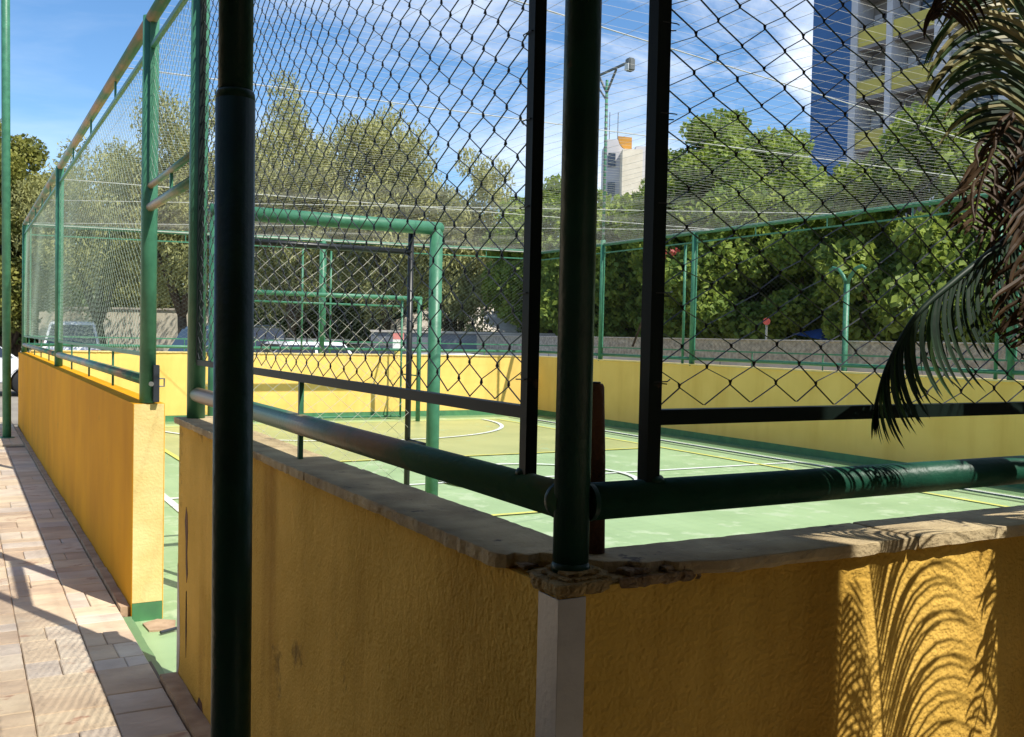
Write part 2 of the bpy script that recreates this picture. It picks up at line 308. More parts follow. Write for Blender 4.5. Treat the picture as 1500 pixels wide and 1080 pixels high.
# ------------------------------------------------------------------ yellow walls
def wallbox(name, label, a, b, m, base=True, bm='baseboard'):
    t = thing(name, label, 'wall', ((a[0]+b[0])/2, (a[1]+b[1])/2, -.1))
    MB().box((a[0], a[1], .0 if base else -.28), (b[0], b[1], b[2])).build('plaster_body', m, t)
    if base: MB().box((a[0]+.0015, a[1]+.0015, -.28), (b[0]-.0015, b[1]-.0015, 0)).build('green_base', bm, t)
    return t
wa = wallbox('yellow_wall', 'rough ochre plaster wall in shade along the walkway, between the doorway and the metal edged corner', (-.052, .0752, -.28), (.068, 2.91, 1.022), 'ochre_rough', False)
wb = wallbox('yellow_wall', 'rough ochre plaster wall nearest the camera with palm frond shadows', (-.052, -.052, -.28), (9.17, .075, 1.022), 'ochre_rough', False)
wc = wallbox('yellow_wall', 'smooth orange yellow wall beyond the doorway, receding along the walkway', (-.073, 4.02, -.28), (.080, 15.73, 1.026), 'ochre', False)
MB().box((-.070, 4.0165, .0), (.077, 4.0195, 1.0245)).build('end_face', 'pale_tone', wc)  # end paler and walkway face more orange than the inner face
MB().box((-.070, 4.0155, -.28), (.078, 4.0195, -.002)).build('green_base', 'baseboard', wc)
MB().box((.0805, 4.02, -.1), (.083, 15.72, 1.02)).build('inner_face', 'yellow', wc)
wd = wallbox('yellow_wall', 'bright sunlit yellow wall closing the far end of the court', (.085, 15.73, -.28), (9.166, 15.88, 1.04), 'yellow')
we = wallbox('yellow_wall', 'mustard yellow wall in shade along the far right side of the court', (9.17, -.05, -.28), (9.32, 15.88, 1.04), 'yellow')
# copings
def coping_run(t, axis, a, b, lo, hi, z0, z1, m, first=None, ln=(.7, 1.1)):
    p = a
    while p < b-.05:
        l = min(random.uniform(*ln), b-p)
        if b-(p+l) < .25: l = b-p
        g = .0015
        if axis == 'y': o = [(lo, p+g), (hi, p+g), (hi, p+l-g), (lo, p+l-g)]
        else: o = [(p+g, lo), (p+l-g, lo), (p+l-g, hi), (p+g, hi)]
        if first and p == a: o = first(p+l-g)
        rough_slab('coping_slab', o, z0, z1+random.uniform(-.001, .001), m, t, .0022, .018)
        p += l
coping_run(wa, 'y', .075, 2.93, -.073, .088, 1.0235, 1.047, 'coping', first=lambda e: [(-.073, .115), (-.060, .100), (-.042, .105), (-.030, .082), (.0, .088), (.02, .070), (.045, .080), (.088, .0895), (.088, e), (-.073, e)])
coping_run(wb, 'x', .02, 9.16, -.073, .085, 1.0235, 1.046, 'coping', first=lambda e: [(.035, .085), (.028, .06), (.05, .03), (.060, .0), (.095, -.010), (.12, -.034), (.155, -.032), (.175, -.052), (.215, -.060), (.245, -.073), (e, -.073), (e, .085)])
coping_run(wd, 'x', .1, 9.16, 15.71, 15.90, 1.0415, 1.062, 'pale_tone')
coping_run(we, 'y', -.03, 15.70, 9.15, 9.34, 1.0415, 1.062, 'pale_tone')
# broken mortar at the corner
rough_slab('broken_mortar', [(-.052, -.050), (.03, -.050), (.085, -.044), (.14, -.047), (.20, -.050), (.20, -.02), (.13, .0), (.08, .03), (.06, .074), (-.03, .074), (-.048, .06)], 1.0225, 1.0285, 'mortar', wb, .004, .012, .001, .001)
rough_slab('broken_mortar', [(-.035, -.045), (.045, -.048), (.06, -.015), (.05, .035), (-.03, .04), (-.045, .0)], 1.0288, 1.036, 'mortar', wb, .004, .010)
rough_slab('broken_mortar', [(-.030, -.036), (.02, -.040), (.045, -.02), (.03, .02), (-.028, .03)], 1.0362, 1.043, 'mortar', wb, .004, .010)
rough_slab('broken_mortar', [(.075, -.047), (.125, -.049), (.13, -.03), (.09, -.012), (.07, -.02)], 1.0288, 1.038, 'coping_edge', wb, .005, .010)
rough_slab('broken_mortar', [(.145, -.050), (.20, -.052), (.205, -.038), (.15, -.028)], 1.0288, 1.039, 'coping_edge', wb, .005, .010)
rough_slab('broken_mortar', [(-.051, .060), (-.020, .062), (-.024, .098), (-.046, .093)], 1.0288, 1.036, 'coping_edge', wa, .005, .010)
rough_slab('broken_mortar', [(-.0585, -.0585), (.012, -.0580), (.035, -.0545), (.05, -.045), (-.045, -.030), (-.046, .05), (-.0545, .035), (-.058, .01)], 1.0115, 1.031, 'mortar', wb, .003, .008)
rough_slab('broken_mortar', [(.06, -.0555), (.15, -.0560), (.22, -.0545), (.21, -.045), (.06, -.045)], 1.014, 1.030, 'coping_edge', wb, .004, .010)
# chips and cracks in the plaster
def chip(t, pts, m):                                # pts (y, z) on the walkway face
    v = [(-.0535, y, z) for y, z in pts]+[(-.050, y, z) for y, z in pts]; n = len(pts)
    fin('plaster_chip', v, [tuple(range(n)), tuple(range(2*n-1, n-1, -1))]+[(i, (i+1) % n, n+(i+1) % n, n+i) for i in range(n)], m, t)
chip(wa, [(2.912, -.02), (2.912, .44), (2.902, .43), (2.880, .34), (2.862, .24), (2.850, .12), (2.860, .03), (2.885, -.02)], 'concrete')
chip(wa, [(2.770, .64), (2.750, .70), (2.722, .67), (2.712, .60), (2.722, .52), (2.705, .44), (2.725, .40), (2.745, .47), (2.750, .56)], 'rust')
chip(wa, [(2.735, .36), (2.722, .37), (2.712, .22), (2.722, .10), (2.736, .20)], 'bark')
chip(wa, [(2.50, -.01), (2.47, .025), (2.42, .02), (2.40, -.015), (2.45, -.03)], 'rust')
# metal angle on the corner
an = thing('corner_angle', 'grey painted metal angle strip protecting the outer corner of the plaster wall', 'corner guard', (-.05, -.05, -.2))
b = MB(); o_ = -.0555; b.prism([(o_, o_), (-.006, o_), (-.006, -.0525), (-.0525, -.0525), (-.0525, .004), (o_, .004)], -.27, 1.010)
b.build('angle_profile', 'alu', an, bevel=.0006, segs=1)
for z in (.78, .35):
    MB().tube((-.0555, -.022, z), (-.057, -.022, z), .003, 10).build('rivet', 'galv', an)
# brown pipe stub behind the corner post
ps = thing('pipe_stub', 'short rusty brown pipe standing on the wall top just behind the corner post', 'pipe', (.123, .075, 1.046))
MB().path([(.088, .062, 1.046), (.0875, .065, 1.20), (.085, .067, 1.322), (.085, .067, 1.328)], [.0165, .016, .0145, .012], 18).build('pipe_body', 'rust', ps, True)
MB().tube((.085, .067, 1.3285), (.085, .067, 1.331), .0085, 14).build('pipe_rim', 'black', ps, True)

# ------------------------------------------------------------------ fences
H = .066; W = .10
def wires(P, dx, x0, x1, z0, z1, m, parent, each=False, r=.0015, seed=1, w=W, h=H, jit=.0055):
    """zigzag pickets of a diamond mesh in the vertical plane P + dx*s"""
    rg = random.Random(seed); ph = [rg.uniform(0, 6.28) for _ in range(8)]; nrm = Vector((-dx.y, dx.x, 0))
    def disp(s, z):
        a = math.sin(s*3.1+z*2.3+ph[0])+.6*math.sin(s*7.7-z*5.1+ph[1]); c = math.sin(s*4.3-z*3.7+ph[2])+.5*math.sin(s*9.1+z*6.9+ph[3])
        e = math.sin(s*2.2+z*2.9+ph[4]); return a*.0085, c*.007, e*.008
    nodes = {}
    def node(i, k):
        if (i, k) not in nodes:
            s = x0+i*w/2; z = min(z0+k*h/2, z1); a, c, e = disp(s, z)
            nodes[(i, k)] = (min(max(s+a+rg.uniform(-jit, jit), x0), x1), min(max(z+c+rg.uniform(-jit, jit)*.6, z0), z1), e)
        return nodes[(i, k)]
    allv = []; allf = []; n = int(round((x1-x0)/(w/2))); kk = int((z1-z0)/(h/2))+1
    for i in range(n):
        pts = []
        for k in range(kk+1):
            col = i+((k+i) % 2); s, z, e = node(col, k)
            side = 1 if (k+i) % 2 else -1
            off = .0012*side
            p = P+dx*s+nrm*(e+off*.8)
            q0_ = Vector((p.x, p.y, z)); kn = h*.05*(1+rg.uniform(-.3, .3)); sw = dx*(rg.uniform(-.0012, .0012)-.0012*side)
            if each and 0 < k < kk: pts += [q0_-Vector((0, 0, kn))-sw, q0_+Vector((0, 0, kn))+sw]
            else: pts.append(q0_)
        v = []; f = []
        for k, p in enumerate(pts):
            for q in range(3):
                t = q*2.0944+.5; d = dx*(math.cos(t)*r)+nrm*(math.sin(t)*r); v.append((p.x+d.x, p.y+d.y, p.z))
        for k in range(len(pts)-1):
            for q in range(3): f.append((3*k+q, 3*k+(q+1) % 3, 3*k+3+(q+1) % 3, 3*k+3+q))
        if each: fin('wire', v, f, m, parent)
        else:
            nn = len(allv); allv += v; allf += [tuple(a+nn for a in q) for q in f]
    if not each:
        o = fin('wire_mesh', allv, allf, m, parent); o['kind'] = 'stuff'
def fence(label, A, B, bays, h0, h1, green='green', wire='wire', posts=(), near=None, stubs=True, r=.030, seed=3, toprail='green', botrail='green', postz=1.03, e00=.140, fw_=.021):
    """A,B ends (2D); bays [(s0,s1,z_low)]; each bay an inner frame with mesh"""
    A = Vector((*A, 0)); B = Vector((*B, 0)); D = (B-A); Ln = D.length; D.normalize()
    t = thing('mesh_fence', label, 'fence', (A.x, A.y, 1.03))
    hz = lambda s: h0+(h1-h0)*s/Ln
    P = lambda s, z: (A+D*s)+Vector((0, 0, z))
    for s, rr, ztop, mm in posts:
        tubeo('post', P(s, postz), P(s, ztop or hz(s)), rr, mm, t)
    tubeo('top_rail', P(0, h0), P(Ln, h1), r, toprail, t)
    for bi, (s0, s1, door) in enumerate(bays):
        mm = green if not (near == bi) else 'green_shaded'
        if door:
            zl = 2.03
            tubeo('transom', P(s0, zl), P(s1, zl), .022, 'mottled_rail', t); tubeo('transom', P(s0, zl+.11), P(s1, zl+.11), .016, 'mottled_rail', t)
            MB().bar(P((s0+s1)/2, zl), P((s0+s1)/2, zl+.11), .014).build('stub', green, t)
            zb = zl+.12
        else:
            g0 = s0; g1 = s1
            tubeo('bottom_rail', P(g0, 1.144), P(g1, 1.144), .030 if near is not None else .026, botrail if near != bi else 'mottled_rail' if botrail == 'mottled_rail' else 'green_half_shaded', t)
            zb = 1.276
        e0 = s0+(e00 if near == bi and s0 < .01 else .05); e1 = s1-.05
        fz = hz((s0+s1)/2)-.15
        w = fw_
        if not door:
            MB().bar(P(e0, zb), P(e1, zb), w).build('frame_bar', mm if mm != 'green_shaded' else 'green_deep_shade', t)
        MB().bar(P(e0, hz(e0)-.15), P(e1, hz(e1)-.15), w).build('frame_bar', mm if mm != 'green_shaded' else 'green_deep_shade', t)
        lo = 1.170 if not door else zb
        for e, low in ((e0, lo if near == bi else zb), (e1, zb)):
            MB().bar(P(e, low), P(e, hz(e)-.03), w+.001).build('frame_side', mm if mm != 'green_shaded' else 'green_deep_shade', t)
        if stubs and not door:
            n = max(1, int((s1-s0)/1.45)); 
            for k in range(1, n+1):
                s = s0+(s1-s0)*k/(n+1) if near != bi else s0+1.42*k
                if s > s1-.3: continue
                MB().bar(P(s, 1.047), P(s, zb-w/2), .013).build('stub', green, t)
                MB().bar(P(s, hz(s)-.15+w/2), P(s, hz(s)-.028), .013).build('stub', green, t)
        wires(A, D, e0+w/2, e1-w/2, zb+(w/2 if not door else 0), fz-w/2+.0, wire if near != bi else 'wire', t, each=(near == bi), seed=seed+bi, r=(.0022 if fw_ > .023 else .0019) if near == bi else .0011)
    return t
M['green_deep_shade'] = mat('deep_shade_green_enamel', (.007, .014, .011), None, 12, .5, spec=.15, wear=(.07, .04, .025), wscale=14, wpos=.66)  # fence green with the deep shade on the near frames put into it
f1 = fence('tall green mesh fence on the walkway wall with the open doorway, running far left', (0, .0), (0, 15.62), [(0, 2.845, False), (2.845, 4.05, True), (4.05, 9.42, False), (9.42, 15.60, False)], 2.985, 3.0,
    wire='wire_pale', posts=[(0, .0285, 3.0, 'green_shaded'), (2.845, .036, 2.985, 'green'), (4.05, .040, 3.0, 'green'), (9.42, .038, 3.0, 'green'), (15.60, .036, 3.0, 'green')], near=0, seed=5, toprail='mottled_rail', botrail='mottled_rail')
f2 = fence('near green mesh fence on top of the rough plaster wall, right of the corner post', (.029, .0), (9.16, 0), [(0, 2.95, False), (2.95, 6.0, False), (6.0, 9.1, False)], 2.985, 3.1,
    posts=[(2.95, .03, None, 'green_shaded'), (6.0, .03, None, 'green')], near=0, e00=.119, fw_=.025, seed=25, toprail='green_shaded', botrail='green')
f3 = fence('green mesh fence on the sunlit wall across the far end of the court', (.04, 15.78), (9.17, 15.78), [(0, 4.75, False), (4.75, 9.13, False)], 3.0, 3.15, wire='wire_pale',
    posts=[(4.38, .018, 2.9, 'green'), (4.75, .045, None, 'green'), (4.90, .018, 2.9, 'green'), (9.13, .035, None, 'green')], seed=45)
f4 = fence('green mesh fence along the far right side wall of the court with the tallest lamp', (9.21, 0.03), (9.21, 15.75), [(0, 5.44, False), (5.44, 10.85, False), (10.85, 13.40, False), (13.40, 15.7, False)], 3.12, 3.12, wire='wire',
    posts=[(5.44, .038, None, 'green'), (5.62, .022, None, 'green'), (10.85, .045, None, 'green'), (11.08, .022, 2.95, 'green'), (0.02, .035, None, 'green')], seed=65)
for par, p, d in ((f1, (0, .030, 1.144), (0, 1, 0)), (f2, (.0305, 0, 1.144), (1, 0, 0))):
    p = Vector(p); d = Vector(d); MB().path([p-d*.004, p+d*.001, p+d*.005], [.0306, .0312, .0300], 28, False).build('weld_bead', 'green_shaded', par, True)
MB().path([(0, 0, 1.040), (0, 0, 1.046), (0, 0, 1.052)], [.0315, .0305, .0285], 28).build('base_weld', 'green_shaded', f1, True)
MB().path([(0, .150, 1.170), (0, .150, 1.176), (0, .150, 1.180)], [.017, .0155, .0125], 16).build('weld_bead', 'green_shaded', f1, True)
MB().path([(.158, 0, 1.170), (.158, 0, 1.176), (.158, 0, 1.180)], [.019, .0175, .0140], 16).build('weld_bead', 'green_shaded', f2, True)
for k in range(11):
    z = 1.33+k*.145
    for par, c, ax in ((f1, Vector((0, .150, z)), Vector((0, 1, 0))), (f2, Vector((.158, 0, z)), Vector((1, 0, 0)))):
        nn = Vector((-ax.y, ax.x, 0)); h_ = .0135; pts = [c+ax*h_*a+nn*h_*b_+Vector((0, 0, dz)) for a, b_, dz in ((1.9, .2, 0), (1, 1, .001), (-1, 1, .002), (-1, -1, .004), (1, -1, .005), (2.0, -.2, .008))]
        MB().path(pts, .0011, 5).build('tie_wire', 'wire', par)
# latch on the door post
lt = thing('gate_latch', 'dark metal latch box with a small bare strike on the doorway post', 'latch', (.03, 4.0, 1.05))
MB().box((.018, 3.985, 1.035), (.048, 4.035, 1.225)).build('latch_plate', 'latch', lt, bevel=.002)
MB().path([(.05, 4.01, 1.155), (.075, 4.01, 1.155), (.075, 4.01, 1.115), (.05, 4.01, 1.115)], .0045, 8).build('strike_loop', 'galv', lt)
MB().tube((.004, 3.972, 1.13), (.004, 3.955, 1.13), .012, 12).build('lock_knob', 'galv', lt)

# floodlight pole on the right side
lp = thing('floodlight_pole', 'tall thin green floodlight pole rising above the right side fence', 'lamp pole', (9.21, 13.43, 1.03))
tubeo('pole', (9.21, 13.43, 1.03), (9.21, 13.43, 3.2), .045, 'green', lp); tubeo('upper_pole', (9.21, 13.43, 3.2), (9.21, 13.43, 6.05), .026, 'green', lp)
for k in range(24):
    z = 3.3+k*.11; MB().tube((9.21, 13.43, z), (9.21, 13.43, z+.03), .030, 12).build('tie_wrap', 'lampgrey', lp)
cz = 6.05
MB().bar((9.21, 13.72, 6.19), (9.21, 12.70, 6.22), .035).build('crossarm', 'lampgrey', lp)
MB().bar((9.21, 13.45, 5.85), (9.21, 13.68, 6.17), .03).bar((9.21, 13.41, 5.85), (9.21, 13.15, 6.18), .03).bar((9.21, 13.44, 5.70), (9.21, 13.70, 5.98), .025).build('arm_brace', 'lampgrey', lp)
fl = MB().box((9.14, 12.66, 6.05), (9.27, 12.80, 6.27)).build('lamp_housing', 'lampgrey', lp, bevel=.02)
MB().box((9.128, 12.675, 6.055), (9.1395, 12.785, 6.17)).build('lamp_glass', 'lampglass', fl)
# tall pole far left on the pavement
lq = thing('tall_pole', 'slender tall green pole standing on the walkway at the left edge', 'pole', (-.29, 13.95, -.13))
tubeo('pole', (-.29, 13.95, -.13), (-.36, 13.95, 9.0), .055, 'green', lq)
MB().tube((-.29, 13.95, -.125), (-.29, 13.95, -.11), .10, 16).build('base_plate', 'green', lq)
# big post in front of the wall
bp = thing('porch_post', 'thick near black pipe post close to the camera, with a sleeve joint near its top', 'post', (-.43, .38, -.03))
q0 = PX(338, 1080, 1.70); q1 = PX(345, 140, 1.70)
dirv = (q1-q0).normalized(); foot = q0+dirv*((-.03-q0.z)/dirv.z); slv = q0+dirv*((1.80-q0.z)/dirv.z); top = q0+dirv*((2.495-q0.z)/dirv.z)
tubeo('lower_pipe', foot, slv, .0335, 'green_shaded', bp, 32)
MB().path([slv, slv+dirv*.012, slv+dirv*.016], [.0335, .0325, .030], 32).build('sleeve_lip', 'green_shaded', bp, True)
tubeo('upper_pipe', slv+dirv*.010, top, .0293, 'green_shaded', bp, 32)

# ------------------------------------------------------------------ porch over the camera (casts the shade on the corner)
pr = thing('porch_roof', 'flat concrete porch roof above the camera that shades the near corner', 'roof', (-2.5, -3, 2.5))
MB().box((-2.40, -6, 2.5), (.80, .36, 2.62)).build('roof_slab', 'porch', pr)
MB().box((.72, -1.80, -.2), (1.06, -1.46, 4.2)).build('pillar', 'porch', pr)
hb = thing('sky_block_building', 'plain unseen building added round the camera to block sky light', 'building', (-.3, -6.6, -.05))
MB().box((-5.0, -7.0, -.2), (6.0, -6.02, 3.4)).build('wall', 'porch', hb)  # unseen back wall added to darken reflections in the posts
MB().box((-1.2, -6.019, -.05), (-.2, -6.0, 2.1)).build('door', 'lampgrey', hb)
MB().box((-5.0, -6.0, -.2), (-2.42, 4.2, 4.2)).build('sky_block_wing', 'porch', hb)  # unseen wing added to keep sky light off the walkway wall
MB().box((2.6, -6.0, -.2), (6.0, -.60, 4.6)).build('sky_block_wing', 'porch', hb)  # unseen wing added to keep sky light off the near wall
structure(MB().box((-.04, -6.0, -.28), (2.58, -.056, -.06)).build('bounce_floor', 'bounce_tile'))  # unseen floor, added and toned for light bounced onto the near wall

# ------------------------------------------------------------------ goals
def goal(label, xl, xr, y, ztop, r, yb, black=True, net=True):
    t = thing('goal', label, 'goal', ((xl+xr)/2, y, CZ))
    z0 = CZ+.012
    tubeo('goalpost', (xr, y, z0), (xr, y, ztop), r, 'green', t); tubeo('goalpost', (xl, y, z0), (xl, y, ztop), r, 'green', t)
    MB().path([(xl-r, y, ztop), (xr+r*.7, y, ztop), (xr+r, y, ztop-.004)], [r, r, r*.6], 24).build('crossbar', 'green', t, True)
    bm_ = 'black' if black else 'green'; rb = r*.48
    for x in (xl, xr): tubeo('back_post', (x, yb, z0), (x, yb, ztop+.03), rb, bm_, t, 12); MB().tube((x, y, ztop+.02), (x, yb, ztop+.02), rb, 12).build('side_bar', bm_, t, True); MB().tube((x, y, .71), (x, yb, .71), rb*.7, 12).build('side_bar', bm_, t, True)
    MB().tube((xl, yb, ztop-.12), (xr, yb, ztop-.12), rb, 12).build('back_bar', bm_, t, True)
    MB().tube((xl, yb, z0+.03), (xr, yb, z0+.03), rb, 12).build('back_bar', bm_, t, True)
    if net:
        v = MB(); st = .118; x0, x1, za, zb = xl+.01, xr-.01, z0+.05, ztop-.14; n = int((x1-x0+zb-za)/st)+2
        rg = random.Random(4)
        for sgn in (1, -1):
            for i in range(-n, n):
                pts = []
                for k in range(60):
                    z = za+(zb-za)*k/59; s = (x0 if sgn > 0 else x1)+sgn*(i*st+(z-za)*1.15)
                    if x0 <= s <= x1: pts.append((s+.012*math.sin(s*5+z*7), yb-.02+.03*math.sin(s*2.4+z*1.7), z+.010*math.sin(s*9)))
                if len(pts) > 2: v.path(pts[::2] if len(pts) > 6 else pts, .0014, 3, False)
        o = v.build('goal_net', 'net', t); o['kind'] = 'stuff'
    return t
goal('nearer green pipe goal with black rear bars and white net, just inside the walkway wall', .405, 1.747, 4.333, 2.075, .041, 4.73)
goal('farther smaller green goal standing against the sunlit end wall', 3.02, 6.17, 14.607, 2.06, .040, 15.4, False, False)

# ------------------------------------------------------------------ ceiling net
sn = thing('safety_net', 'white cord net stretched over the whole court like a ceiling', 'net', (4.6, 7.9, 3.0))
nv = MB()
def nz(x, y):
    u = min(max(x/9.2, 0), 1); v = min(max(y/15.75, 0), 1); hh = 3.0+.12*u
    return hh-(.05*abs(math.sin(math.pi*v*3))+.012*math.sin(x*3+y*2)+.01*math.sin(x*1.3-y*4.1))*math.sin(math.pi*u)
V = []; F = []
def cord(pts, r):
    n0 = len(V)
    for p in pts:
        for q in range(3):
            t = q*2.094; V.append((p[0]+r*math.cos(t)*(pts[0][0] == pts[-1][0] or 0), p[1]+r*math.cos(t)*(pts[0][1] == pts[-1][1] or 0), p[2]+r*math.sin(t)))
    for k in range(len(pts)-1):
        for q in range(3): F.append((n0+3*k+q, n0+3*k+(q+1) % 3, n0+3*k+3+(q+1) % 3, n0+3*k+3+q))
y = .02
while y < 15.76: cord([(x, y, nz(x, y)) for x in np.linspace(.0, 9.2, 40)], .00075); y += .115
x = .02
while x < 9.2: cord([(x, yy, nz(x, yy)) for yy in np.linspace(0, 15.76, 64)], .0013); x += .18
o = fin('cord_mesh', V, F, 'net', sn); o['kind'] = 'stuff'
for (p, q) in [((0, 5.2), (9.2, 5.2)), ((0, 10.4), (9.2, 10.4)), ((0.1, 2.6), (9.2, 4.6)), ((0.1, 12.4), (9.2, 8.0)), ((.1, 15.5), (9.2, 10.5))]:
    pts = [(p[0]+(q[0]-p[0])*k/24, p[1]+(q[1]-p[1])*k/24, 3.01+.12*(k/24)) for k in range(25)]
    MB().path(pts, .004, 6).build('support_cable', 'cable', sn, True)
MB().path([(.02, .02, 3.0), (9.2, .02, 3.12), (9.2, 15.75, 3.12)], .006, 6).path([(.02, .02, 3.0), (.02, 15.75, 3.01), (9.2, 15.75, 3.13)], .006, 6).build('edge_rope', 'net', sn)

# ------------------------------------------------------------------ walls and buildings beyond
cw = thing('concrete_wall', 'weathered concrete boundary wall with rough cast top behind the right side fence', 'wall', (10.6, 8, -.3))
MB().box((10.6, -2, -.3), (10.85, 21, 1.13)).build('wall_body', 'concrete', cw); MB().box((10.58, -2, 1.132), (10.87, 21, 1.455)).build('rough_band', 'roughcast', cw)
MB().box((10.56, -2, 1.457), (10.89, 21, 1.475)).build('wall_cap', 'concrete', cw)
for k in range(12): MB().box((10.594, -1.5+k*1.9, -.3), (10.5995, -1.485+k*1.9, 1.13)).build('panel_joint', 'greywall', cw)
yp = thing('forked_post', 'pale green post with two arms curving apart at its top, behind the right side fence', 'post', (10.45, 8.93, -.3))
tubeo('pole', (10.45, 8.93, -.3), (10.45, 8.93, 2.30), .042, 'green', yp)
for s in (-1, 1):
    MB().path([(10.45, 8.93, 2.28), (10.45, 8.93+s*.07, 2.42), (10.45, 8.93+s*.16, 2.52), (10.45, 8.93+s*.27, 2.55), (10.45, 8.93+s*.33, 2.51)], [.028, .028, .027, .026, .022], 12).build('curved_arm', 'green', yp, True)
gw = thing('boundary_wall', 'long grey painted boundary wall across the street behind the far end', 'wall', (10, 24, -.3))
gp = PX(545, 487, 27.5); gq = PX(800, 488, 26.0)
b = MB().bar((gp.x, gp.y, .60), (gq.x+1.2, gq.y-.6, .60), .18, 1.8); b.build('wall_body', 'greywall', gw)
b = MB().bar((gp.x, gp.y, 1.53), (gq.x+1.2, gq.y-.6, 1.53), .26, .06); b.build('wall_cap', 'rooftin', gw)
cwl = thing('boundary_wall', 'high sunlit cream wall behind the parked cars at the left', 'wall', (4, 37, -.3))
a_ = PX(60, 452, 37); c_ = PX(300, 455, 34)
MB().bar((a_.x, a_.y, .93), (c_.x+2.5, c_.y, .93), .25, 2.46).build('wall_body', 'cream', cwl)
MB().bar((a_.x, a_.y, 2.20), (c_.x+2.5, c_.y, 2.20), .33, .07).build('wall_cap', 'rooftin', cwl)
sh = thing('low_house', 'low house with a pale sloping roof showing past the grey wall', 'house', (15.5, 28.5, -.3))
MB().box((12.5, 28.2, -.3), (20, 33, 1.6)).build('wall', 'cream', sh)
fin('roof', [(12.2, 27.9, 1.62), (20.3, 27.9, 1.62), (20.3, 33.3, 1.62), (12.2, 33.3, 1.62), (15.2, 30.5, 3.05), (20.3, 30.5, 3.05)], [(0, 1, 5, 4), (2, 3, 4, 5), (3, 0, 4), (1, 2, 5), (3, 2, 1, 0)], 'rooftin', sh)
# blue and yellow tower
TX = 47
tw = thing('apartment_tower', 'tall blue apartment tower with yellow balcony parapets and white piers, upper right', 'building', (TX, 40, -.3))
MB().box((TX+.01, 42.36, -.3), (TX+14, 45.5, 46)).build('blue_wall', 'blue', tw)
MB().box((TX+1.4, 25, -.3), (TX+14, 42.355, 46)).build('recess_wall', 'towergrey', tw)
for y0, y1 in ((41.85, 42.355), (39.24, 39.66), (35.3, 36.32), (31.6, 32.2), (28.0, 28.9)): MB().box((TX, y0, -.3), (TX+1.39, y1, 46)).build('pier', 'towerwhite', tw)
pm = None
for y0, y1 in ((39.665, 41.845), (36.325, 39.235), (32.205, 35.295), (28.905, 31.595)):
    for k in range(15):
        zb = .05+3.105*k
        pa = MB().box((TX+.10, y0, zb+1.0), (TX+.28, y1, zb+2.0)).build('balcony_parapet', 'toweryellow', tw)
        MB().box((TX+.12, y0, zb+.78), (TX+1.39, y1, zb+.995)).build('balcony_slab', 'towergrey', tw)
        MB().box((TX+1.32, y0+.35, zb+1.6), (TX+1.395, y1-.9, zb+3.0)).build('window', 'pane', tw)
        if (k*7+int(y0)) % 3 != 0: MB().box((TX+.98, y0+.12, zb+1.9), (TX+1.31, y0+.80-.02, zb+2.35)).build('air_conditioner', 'towerwhite', tw)
        MB().box((TX+.16, y0, zb+2.22), (TX+.20, y1, zb+2.27)).build('handrail', 'galv', tw)
        MB().box((TX+1.30, y1-.8, zb+1.2), (TX+1.396, y1-.15, zb+3.1)).build('wall_panel', 'towerwhite', tw)
# pale tower far away
pt = thing('white_tower_block', 'distant white tower block with an orange curved rooftop corner beside the lamp pole', 'building', (56, 80, -.3))
fd = Vector((.873, -.487, 0)); fn = Vector((.487, .873, 0))
def rotbox(nm, m, c, hw, hd, z0, z1, par):
    c = Vector((*c, 0)); ps = [c-fd*hw-fn*hd, c+fd*hw-fn*hd, c+fd*hw+fn*hd, c-fd*hw+fn*hd]
    MB().prism([(p.x, p.y) for p in ps], z0, z1).build(nm, m, par)
cL = PX(897, 200, 97); cR = PX(922, 200, 95); cQ = PX(950, 200, 99)
rotbox('grey_wing', 'towerwhite', (cL.x, cL.y), .75, 3, -.3, 20.6, pt); rotbox('cream_wing', 'cream', (cR.x, cR.y), .95, 3.1, -.3, 19.3, pt)
rotbox('right_wing', 'towerwhite', (cQ.x, cQ.y), 1.6, 3, -.3, 20.4, pt)
b = MB(); cc = PX(918, 205, 92.5)
pts = [(-.8, 20.6)]+[(-.8+1.1*(1-math.cos(t)), 20.6-1.3*math.sin(t)) for t in np.linspace(0.1, 1.55, 8)]+[(.5, 19.35), (.5, 20.5)]
vv = []
for dpt in (0, .3):
    for u, z in pts: p = cc+fd*u+fn*dpt; vv.append((p.x, p.y, z))
n = len(pts); fin('curved_fin', vv, [tuple(range(n)), tuple(range(2*n-1, n-1, -1))]+[(i, (i+1) % n, n+(i+1) % n, n+i) for i in range(n)], 'orange', pt)
for dx_ in (-.5, .3):
    p = cc+fd*dx_; MB().tube((p.x, p.y+2, 19), (p.x, p.y+2, 23.2), .04, 6).build('antenna', 'lampgrey', pt)
for k in range(6):
    p = PX(897, 200, 93.9); rotbox('window', 'pane', (p.x, p.y), .35, .02, 4+k*2.8, 5.3+k*2.8, pt)

